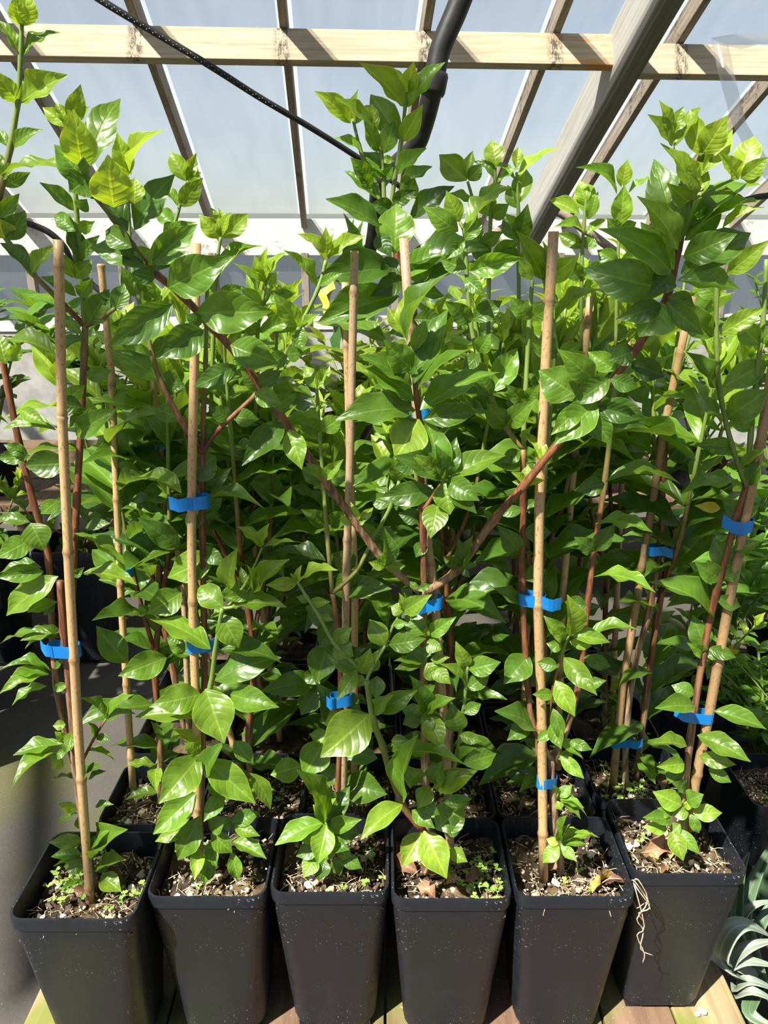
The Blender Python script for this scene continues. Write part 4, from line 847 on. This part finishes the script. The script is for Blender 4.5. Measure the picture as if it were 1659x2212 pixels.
shoot(S5, Y, '1055,760;1056,600;1060,470;1068,410;1070,362', .0030, .0018, .8, 1)
leaves(S5, Y, '''1072,360,1062,302,42,.8;1070,396,1020,349,16,.6;1074,394,1122,364,14,.6;1064,468,1040,420,40,.58;1062,470,1100,440,32,.5;1058,560,1010,520,36,.4;1060,560,1120,520,36,.45''')
shoot(S5, Y, '1122,720;1120,560;1120,460;1116,372', .0030, .0018, .8, 1)
leaves(S5, Y, '''1115,364,1121,316,23,.88;1114,388,1030,350,16,.5;1118,384,1217,317,21,.8;1116,444,1136,364,40,.65;1118,450,1096,400,30,.5;1120,520,1088,460,38,.35;1122,520,1140,440,40,.3;1120,560,1070,540,36,.4;1122,560,1180,540,36,.45''')
shoot(S5, Y, '1042,560;1024,445;1010,392', .0026, .0018, .9, 1)
leaves(S5, Y, '''1008,390,949,334,50,.75;1010,388,1022,326,22,.72;1012,390,1042,354,30,.55;1022,444,962,420,17,.5;1026,444,1102,404,22,.5;1036,530,1010,470,38,.6;1038,530,1086,500,30,.5''')
shoot(S6, Y, '1255,760;1257,570;1262,480;1268,412', .0028, .0018, .8, 1)
leaves(S6, Y, '''1268,462,1260,392,42,.72;1265,442,1252,389,30,.75;1252,464,1186,432,25,.65;1270,474,1292,414,25,.6;1262,504,1198,490,15,.6;1268,506,1312,472,18,.55;1264,535,1204,504,28,.55;1266,538,1282,510,32,.55;1258,600,1210,560,34,.4;1260,600,1310,570,34,.45''')
shoot(S6, Y, '1330,760;1334,570;1340,490;1345,400', .0026, .0016, .8, 1)
leaves(S6, Y, '''1343,405,1356,344,31,.85;1340,488,1349,399,42,.65;1332,420,1244,362,13,.55;1358,416,1414,384,13,.5;1338,500,1310,470,26,.5;1340,500,1375,480,26,.5;1335,570,1290,540,34,.45;1337,570,1390,545,34,.45''')
shoot(S5, .93, '1208,830;1205,770;1194,698;1180,625;1173,600', .0030, .0020, .9, 1)
leaves(S5, .93, '''1172,604,1114,498,44,.72;1174,602,1172,520,20,.8;1178,602,1204,540,44,.75;1180,606,1250,552,46,.72;1192,698,1114,650,20,.68;1198,698,1306,624,26,.58;1204,770,1150,740,34,.4;1206,770,1260,740,34,.45''')
# ---------------------------------------------------------------- third and fourth rows, mostly seen as leaves between the nearer ones
row3 = ['third row shrub at the far left by the aisle', 'third row shrub behind the second one from the left', 'third row shrub in the left middle of the bench', 'third row shrub in the right middle of the bench', 'third row shrub behind the pale cane, in deep shade', 'third row shrub at the right end of its row']
for i, lb in enumerate(row3):
    r_ = potted(-.385 + i * .165, 1.122 + (.04 if i == 5 else 0), lb, seed=20 + i, weeds=14 if i in (2, 4, 5) else 0, sc=.95)
    grow(r_, (.78, .80, .64, .74, .80, .84)[i], g, 3, .13, L=(.10, .145), low=9)
    if i != 2:
        x, y = r_.location.x + g.uniform(-.02, .02), r_.location.y; cane(r_, [Vector((x, y, .53)), Vector((x + g.uniform(-.03, .03), y + .01, .95)), Vector((x + g.uniform(-.05, .05), y + .02, 1.34))], .0058, g.choice(('bamboo', 'bamboo_brown')), seed=30 + i)
row4 = ['fourth row shrub at the far left of the bench', 'fourth row shrub second from the left at the back', 'fourth row shrub in the left middle at the back', 'fourth row shrub in the right middle at the back', 'fourth row shrub second from the right at the back', 'fourth row shrub at the back right corner of the bench']
for i, lb in enumerate(row4):
    r_ = potted(-.395 + i * .165, 1.285 + (.04 if i == 5 else 0), lb, seed=30 + i, sc=.95)
    grow(r_, (.76, .78, .52, .60, .84, .86)[i], g, 3, .15, L=(.10, .14), c=(.3, .85), low=9)

row5 = ['fifth row shrub at the far left of the bench', 'fifth row shrub second from the left', 'fifth row shrub third from the left', 'fifth row shrub third from the right', 'fifth row shrub second from the right', 'fifth row shrub at the far right of the bench']
for i, lb in enumerate(row5):
    r_ = potted(-.40 + i * .165, 1.45 + (.04 if i == 5 else 0), lb, seed=70 + i, sc=.95)
    grow(r_, (.62, .60, .44, .50, .70, .80)[i], g, 3, .16, L=(.10, .14), c=(.3, .9), low=8, step=.055)

# ---------------------------------------------------------------- other plants further off
def bush(name, label, cat, x, y, z0, h, w, nst, nlf, L, c, mesh, pot=None, group=None, each=False, seed=0, lift=.3):
    """a plant of several stems; leaves one by one when the photo shows them singly"""
    rr = random.Random(seed + 500); root = empty(name, (x, y, z0), label, cat, group)
    zb = z0
    if pot:
        pr, ph = pot; b = MB(); prof = [(0, .72), (ph * .9, .96), (ph * .9, 1.0), (ph, 1.0), (ph, .94), (ph * .85, .92)]; n = 20
        b.add([(x + pr * s * math.cos(6.2832 * k / n), y + pr * s * math.sin(6.2832 * k / n), z0 + z) for z, s in prof for k in range(n)], [(i * n + k, i * n + (k + 1) % n, (i + 1) * n + (k + 1) % n, (i + 1) * n + k) for i in range(len(prof) - 1) for k in range(n)])
        b.build('pot', M['pot'], root)
        b = MB(); b.add([(x + pr * .93 * math.cos(6.2832 * k / n), y + pr * .93 * math.sin(6.2832 * k / n), z0 + ph * .88) for k in range(n)], [tuple(range(n))]); b.build('soil', M['soil'], root)
        zb = z0 + ph * .88
    sm, fo = MB(), MB(); uv = []
    lay = []
    for s in range(nst):
        a = rr.uniform(0, 6.3); q = rr.uniform(0, 1) ** .5
        e = Vector((x + math.cos(a) * w * q, y + math.sin(a) * w * q, zb + h * rr.uniform(.6, 1) * (1 - .25 * q)))
        b0 = Vector((x + rr.uniform(-.02, .02), y + rr.uniform(-.02, .02), zb)); p = catmull([b0, b0.lerp(e, .5) + Vector((0, 0, h * .12)), e], 4); sm.tube(p, .004, 5, [1] * len(p))
        for k in range(nlf):
            f = rr.uniform(.25, 1); i = min(len(p) - 2, int(f * (len(p) - 1))); q0 = p[i].lerp(p[i + 1], f * (len(p) - 1) - i)
            aa = rr.uniform(0, 6.3); dd = Vector((math.cos(aa), math.sin(aa), rr.uniform(-.2, .5) + lift * f)).normalized(); l_ = L * rr.uniform(.6, 1.15)
            lay.append((q0, q0 + dd * l_, l_ * rr.uniform(.38, .5), Vector((rr.uniform(-.4, .4), rr.uniform(-.5, .2), 1)), c[0] + (c[1] - c[0]) * f * rr.uniform(.6, 1.2)))
    sm.build('stem', M['stem'], root)
    if each:
        for t in lay: put_leaf(root, *t, mesh, rng=rr)
    else:
        me = bpy.data.meshes.new('foliage'); vs, fs, us = [], [], []
        for b_, t_, wd_, n_, c_ in lay:
            m = leaf_matrix(b_ - root.location, t_ - root.location, wd_, n_); src = rr.choice(mesh); o = len(vs)
            vs += [tuple(m @ v.co) for v in src.vertices]; fs += [tuple(i + o for i in p_.vertices) for p_ in src.polygons]; us += [src.uv_layers[0].data[l].uv[:] for l in range(len(src.loops))]
        me.from_pydata(vs, [], fs); me.materials.append(mesh[0].materials[0]); ul = me.uv_layers.new(name='UVMap')
        for k, u in enumerate(us): ul.data[k].uv = u
        me.polygons.foreach_set('use_smooth', [True] * len(me.polygons)); me.update()
        fo_ = link('foliage', me, root); fo_['kind'] = 'stuff'; fo_.color = ((c[0] + c[1]) / 2, .5, 0, 1)
    return root

BG = 'leafy plants behind the bench'
T2 = empty('back_bench', (0, 3.1, 0), 'pale staging bench behind the shrubs carrying leafy plants', 'bench')
for i in range(1, 7):
    b = MB(); b.box((-.2, 2.55 + i * .17, .50), 3.6, .16, .03); bevel(b.build('plank', M['bench'], T2, False), .003)
for x in (-1.8, -.2, 1.4):
    for y in (2.72, 3.5): b = MB(); b.box((x, y, .242), .07, .07, .484); b.build('leg', M['bench'], T2, False)
for i, (x, y, h, w, c, lb) in enumerate([
    (-1.55, 2.8, .80, .30, (.1, .6), 'dark green leafy plant at the far left behind the canes'), (-1.0, 2.75, .72, .30, (.2, .7), 'green leafy plant behind the leftmost cane'),
    (-.50, 2.7, .60, .30, (.5, 1), 'bright yellow green plant seen between the left branches'), (-.10, 2.72, .62, .30, (.5, 1), 'bright yellow green plant in the middle gap'),
    (.30, 2.85, .66, .30, (.4, .9), 'light green plant behind the middle shrub'), (.78, 2.8, .62, .30, (.2, .7), 'green leafy plant behind the pale cane shrubs'), (1.25, 2.85, .66, .32, (.1, .6), 'dark leafy plant behind the right shrubs')]):
    bush('leafy_plant', lb, 'plant', x, y, .515, h, w, 15, 15, .115, c, BLEAF, (.12, .17), BG, seed=i)
# tall plant with upright broad leaves and one yellow leaf hanging
tp = empty('tall_leafy_plant', (-.16, 3.3, .515), 'tall plant with upright dark leaves and one hanging yellow leaf', 'plant', BG)
b = MB(); n = 20; b.add([(-.16 + .13 * s * math.cos(6.2832 * k / n), 3.3 + .13 * s * math.sin(6.2832 * k / n), .515 + z) for z, s in ((0, .72), (.18, 1), (.2, 1), (.2, .92)) for k in range(n)], [(i * n + k, i * n + (k + 1) % n, (i + 1) * n + (k + 1) % n, (i + 1) * n + k) for i in range(3) for k in range(n)]); b.build('pot', M['pot'], tp)
stem(tp, [Vector((-.16, 3.3, .7)), Vector((-.17, 3.29, 1.0)), at(752, 610, 3.28)], .012, .008, .9, 1, 'stem')
for bx, by, tx, ty, w, c in ((752, 600, 742, 460, 27, .1), (755, 600, 765, 470, 20, .0), (758, 600, 785, 475, 22, .0), (762, 610, 802, 520, 16, .1), (745, 620, 690, 560, 24, .2), (750, 640, 700, 700, 26, .3), (765, 640, 810, 700, 24, .1), (745, 660, 730, 780, 24, .1), (755, 650, 790, 560, 16, .2)): px_leaf(tp, 3.28, (bx, by, tx, ty, w, c), BLEAF)
yl = px_leaf(tp, 3.26, (728, 598, 706, 690, 20, 1.0)); yl.data = leaf_mesh('yellow_leaf', M['yellow_leaf'], .1, .3, .05, 0); yl.name = 'yellow_leaf'

# right side: plants on the floor in pots, small leaved ground cover, strap leaved plants
RG = 'potted plants on the floor to the right of the bench'
bush('broad_leaf_plant', 'plant with broad mid green leaves on the floor behind the rightmost cane', 'plant', 1.02, 2.0, 0, .70, .26, 14, 12, .13, (.15, .6), BLEAF, (.13, .2), RG, seed=20, lift=.1)
bush('broad_leaf_plant', 'taller broad leaved plant at the right edge behind the shrubs', 'plant', 1.42, 2.35, 0, .95, .30, 16, 13, .13, (.1, .6), BLEAF, (.13, .2), RG, seed=21, lift=.1)
bush('small_leaf_bush', 'small leaved dark bush at the right edge below the leaning cane', 'plant', 1.0, 1.60, 0, .36, .22, 28, 22, .052, (.2, .8), BLEAF, (.12, .16), RG, seed=22)
bush('small_leaf_bush', 'small leaved bush in shade between the bench and the right edge', 'plant', 1.30, 1.85, 0, .50, .24, 28, 22, .05, (.0, .6), BLEAF, (.12, .16), RG, seed=23)
bush('feathery_bush', 'feathery pale green bush far off at the right under the film', 'plant', 2.05, 3.7, 0, 1.35, .40, 30, 26, .07, (.3, .7), BLEAF, (.2, .3), RG, seed=24)
bush('feathery_bush', 'grey green bush far off at the right behind the leaf shoots', 'plant', 1.20, 4.35, 0, 1.25, .36, 30, 24, .07, (.2, .6), BLEAF, (.2, .3), RG, seed=25)
ml = empty('lobed_leaf_plant', (1.06, 1.50, 0), 'plant with one bright yellow lobed leaf at the right edge', 'plant', RG)
lv = MB(); cpt = at(1568, 1405, 1.62)
lob = []
for k in range(11):
    a = math.pi * 2 * k / 11; rad_ = .036 * (1 if k % 2 == 0 else .45); lob.append(cpt + Vector((math.cos(a) * rad_, -.010 * math.sin(a), math.sin(a) * rad_ * .8)))
lv.add([cpt + Vector((0, -.006, 0))] + lob, [(0, k + 1, (k + 1) % 11 + 1) for k in range(11)]); lv.build('leaf', M['yellow_leaf'], ml)
stem(ml, [Vector((1.06, 1.50, .012)), Vector((1.0, 1.56, .3)), cpt], .003, .002, .9, 1, 'stem')
sp = MB(); sp.box((1.06, 1.50, .005), .05, .05, .01); sp.build('soil', M['soil'], ml)
# square pot with algae soil on the floor at right
Q1 = potted(.860, 1.235, 'square black pot with mossy soil on the floor at the right edge', z0=0, seed=40, weeds=70, pebbles=10, sc=1.12, name='mossy_pot', group=RG)
Q2 = potted(.80, 1.60, 'square black pot on the floor beyond the mossy one', z0=0, seed=41, weeds=40, sc=1.1, name='mossy_pot', group=RG)
grow(Q2, .30, random.Random(77), 4, .16, L=(.06, .09), low=8)
# rosettes of strap leaves
def strap(root, pts, w, c, teeth=True):
    p = nums(pts); k = len(p); p3 = catmull([at(*q) for q in p], 5); n = len(p3); b = MB(); uv = []
    side = None
    for i, q in enumerate(p3):
        t = (p3[min(i + 1, n - 1)] - p3[max(i - 1, 0)]).normalized(); v = (CAM - q).normalized(); v = (v * .55 + Vector((0, 0, .6)) + Vector((-.2, 0, 0))).normalized()
        sd = t.cross(v).normalized(); nn = sd.cross(t); f = i / (n - 1); ww = w * (1 - f ** 2.4) * (.8 + .2 * min(1, f * 5)) + .0008
        for s in (-1, -.5, 0, .5, 1): b.v.append(tuple(q + sd * (ww * .5 * s) + nn * (ww * .22 * (s * s)))); b.age.append(0); uv.append((s * .5 + .5, f))
    b.f = [(i * 5 + j, i * 5 + j + 1, (i + 1) * 5 + j + 1, (i + 1) * 5 + j) for i in range(n - 1) for j in range(4)]
    o = b.build('leaf', M['strap_leaf'], root); ul = o.data.uv_layers.new(name='UVMap')
    for lp in o.data.loops: ul.data[lp.index].uv = uv[lp.vertex_index]
    m = o.modifiers.new('solid', 'SOLIDIFY'); m.thickness = .0018; o.color = (c, R.random(), 0, 1)
ag = empty('strap_leaf_plant', (.80, .98, 0), 'silvery strap leaved plant in a pot at the lower right beside the bench', 'plant', RG)
b = MB(); n = 24; b.add([(.80 + .085 * s * math.cos(6.2832 * k / n), .98 + .085 * s * math.sin(6.2832 * k / n), z) for z, s in ((0, .72), (.11, .97), (.112, 1.02), (.13, 1.02), (.13, .94), (.11, .92)) for k in range(n)], [(i * n + k, i * n + (k + 1) % n, (i + 1) * n + (k + 1) % n, (i + 1) * n + k) for i in range(5) for k in range(n)]); b.build('pot', M['pot'], ag)
b = MB(); b.add([(.80 + .08 * math.cos(6.2832 * k / n), .98 + .08 * math.sin(6.2832 * k / n), .112) for k in range(n)], [tuple(range(n))]); b.build('soil', M['soil'], ag)
for s, w, c in (('1640,2120,1.0;1605,2000,1.04;1612,1950,1.06;1640,1880,1.08;1680,1800,1.1', .034, .25), ('1640,2120,1.0;1592,2030,1.0;1592,1945,1.03;1602,1880,1.05;1618,1840,1.07', .026, .1), ('1640,2120,.98;1560,2080,.93;1572,2020,.92;1610,1998,.93;1665,2022,.95', .042, .75),
                ('1640,2120,1.0;1584,2070,1.0;1600,1990,1.02;1630,1955,1.02;1680,1945,1.04', .020, .8), ('1640,2120,.98;1585,2080,.95;1620,2045,.94;1680,2030,.95', .026, .9), ('1640,2120,.98;1572,2096,.95;1610,2076,.94;1680,2088,.94', .024, .7), ('1640,2125,.98;1590,2135,.95;1620,2118,.93;1685,2142,.93', .022, .75), ('1640,2125,.98;1590,2150,.95;1625,2140,.92;1685,2168,.92', .020, .9), ('1645,2125,1.0;1615,2060,1.03;1650,1985,1.05;1700,1900,1.08', .030, .3), ('1640,2130,.97;1618,2180,.92;1640,2205,.90;1690,2225,.88', .024, .2)):
    strap(ag, s, w, c)
an = empty('strap_leaf_plant', (.98, 1.24, 0), 'tall green strap leaf with a dried tip above the silvery rosette', 'plant', RG)
strap(an, '1690,2010,1.25;1650,1960,1.24;1636,1900,1.24;1644,1850,1.25;1642,1805,1.26', .030, .2); strap(an, '1690,2010,1.25;1660,1930,1.22;1672,1860,1.22;1700,1800,1.22', .036, .15)
b = MB(); n = 20; b.add([(.98 + .08 * s * math.cos(6.2832 * k / n), 1.24 + .08 * s * math.sin(6.2832 * k / n), z) for z, s in ((0, .72), (.11, 1), (.13, 1), (.13, .94)) for k in range(n)], [(i * n + k, i * n + (k + 1) % n, (i + 1) * n + (k + 1) % n, (i + 1) * n + k) for i in range(3) for k in range(n)]); b.build('pot', M['pot'], an)
# left aisle: black pots on the floor far down and shrubs added to shade the aisle
LG = 'potted plants beyond the aisle at the left'
for i, (x, y) in enumerate(((-1.42, 2.30), (-1.08, 2.32), (-1.76, 2.34))):
    r_ = potted(x, y, ('black pot with a low shrub by the aisle, in the middle of three', 'black pot with a low shrub by the aisle, nearest the bench', 'black pot with a low shrub by the aisle, farthest left')[i], z0=0, seed=50 + i, name='aisle_pot', group=LG, sc=1.5)
    grow(r_, .40, random.Random(90 + i), 4, .2, L=(.08, .11), low=4)
for i, (x, y) in enumerate(((-1.33, 1.64), (-1.40, 1.97))):  # added mostly out of frame so their shadow falls on the floor
    r_ = potted(x, y, ('tall leafy shrub added at the left edge to shade the aisle floor, nearer one', 'tall leafy shrub added at the left edge to shade the aisle floor, farther one')[i], z0=0, seed=60 + i, name='added_shade_shrub', group=LG, sc=1.5)
    grow(r_, 1.05, random.Random(190 + i), 6, .3, L=(.09, .12), low=4, step=.05, fork=.35)
# pebbles on the bench and the floor
rr = random.Random(12)
for k, (px, py) in enumerate(((1512, 2180), (1520, 2186), (1506, 2190))):
    pt = at(px, py, .83); d = (pt - CAM); q = CAM + d * ((BZ + .004 - CAM.z) / d.z)
    o = link('pebble', PER[k], None, q); o.scale = (.005, .004, .0035); tag(o, ('white pebble on the bench beside the rightmost pot, the left one', 'white pebble on the bench beside the rightmost pot, the largest', 'white pebble on the bench beside the rightmost pot, the lowest')[k], 'pebble', 'white pebbles on the bench')
    if k == 1: o.scale = (.007, .005, .004)
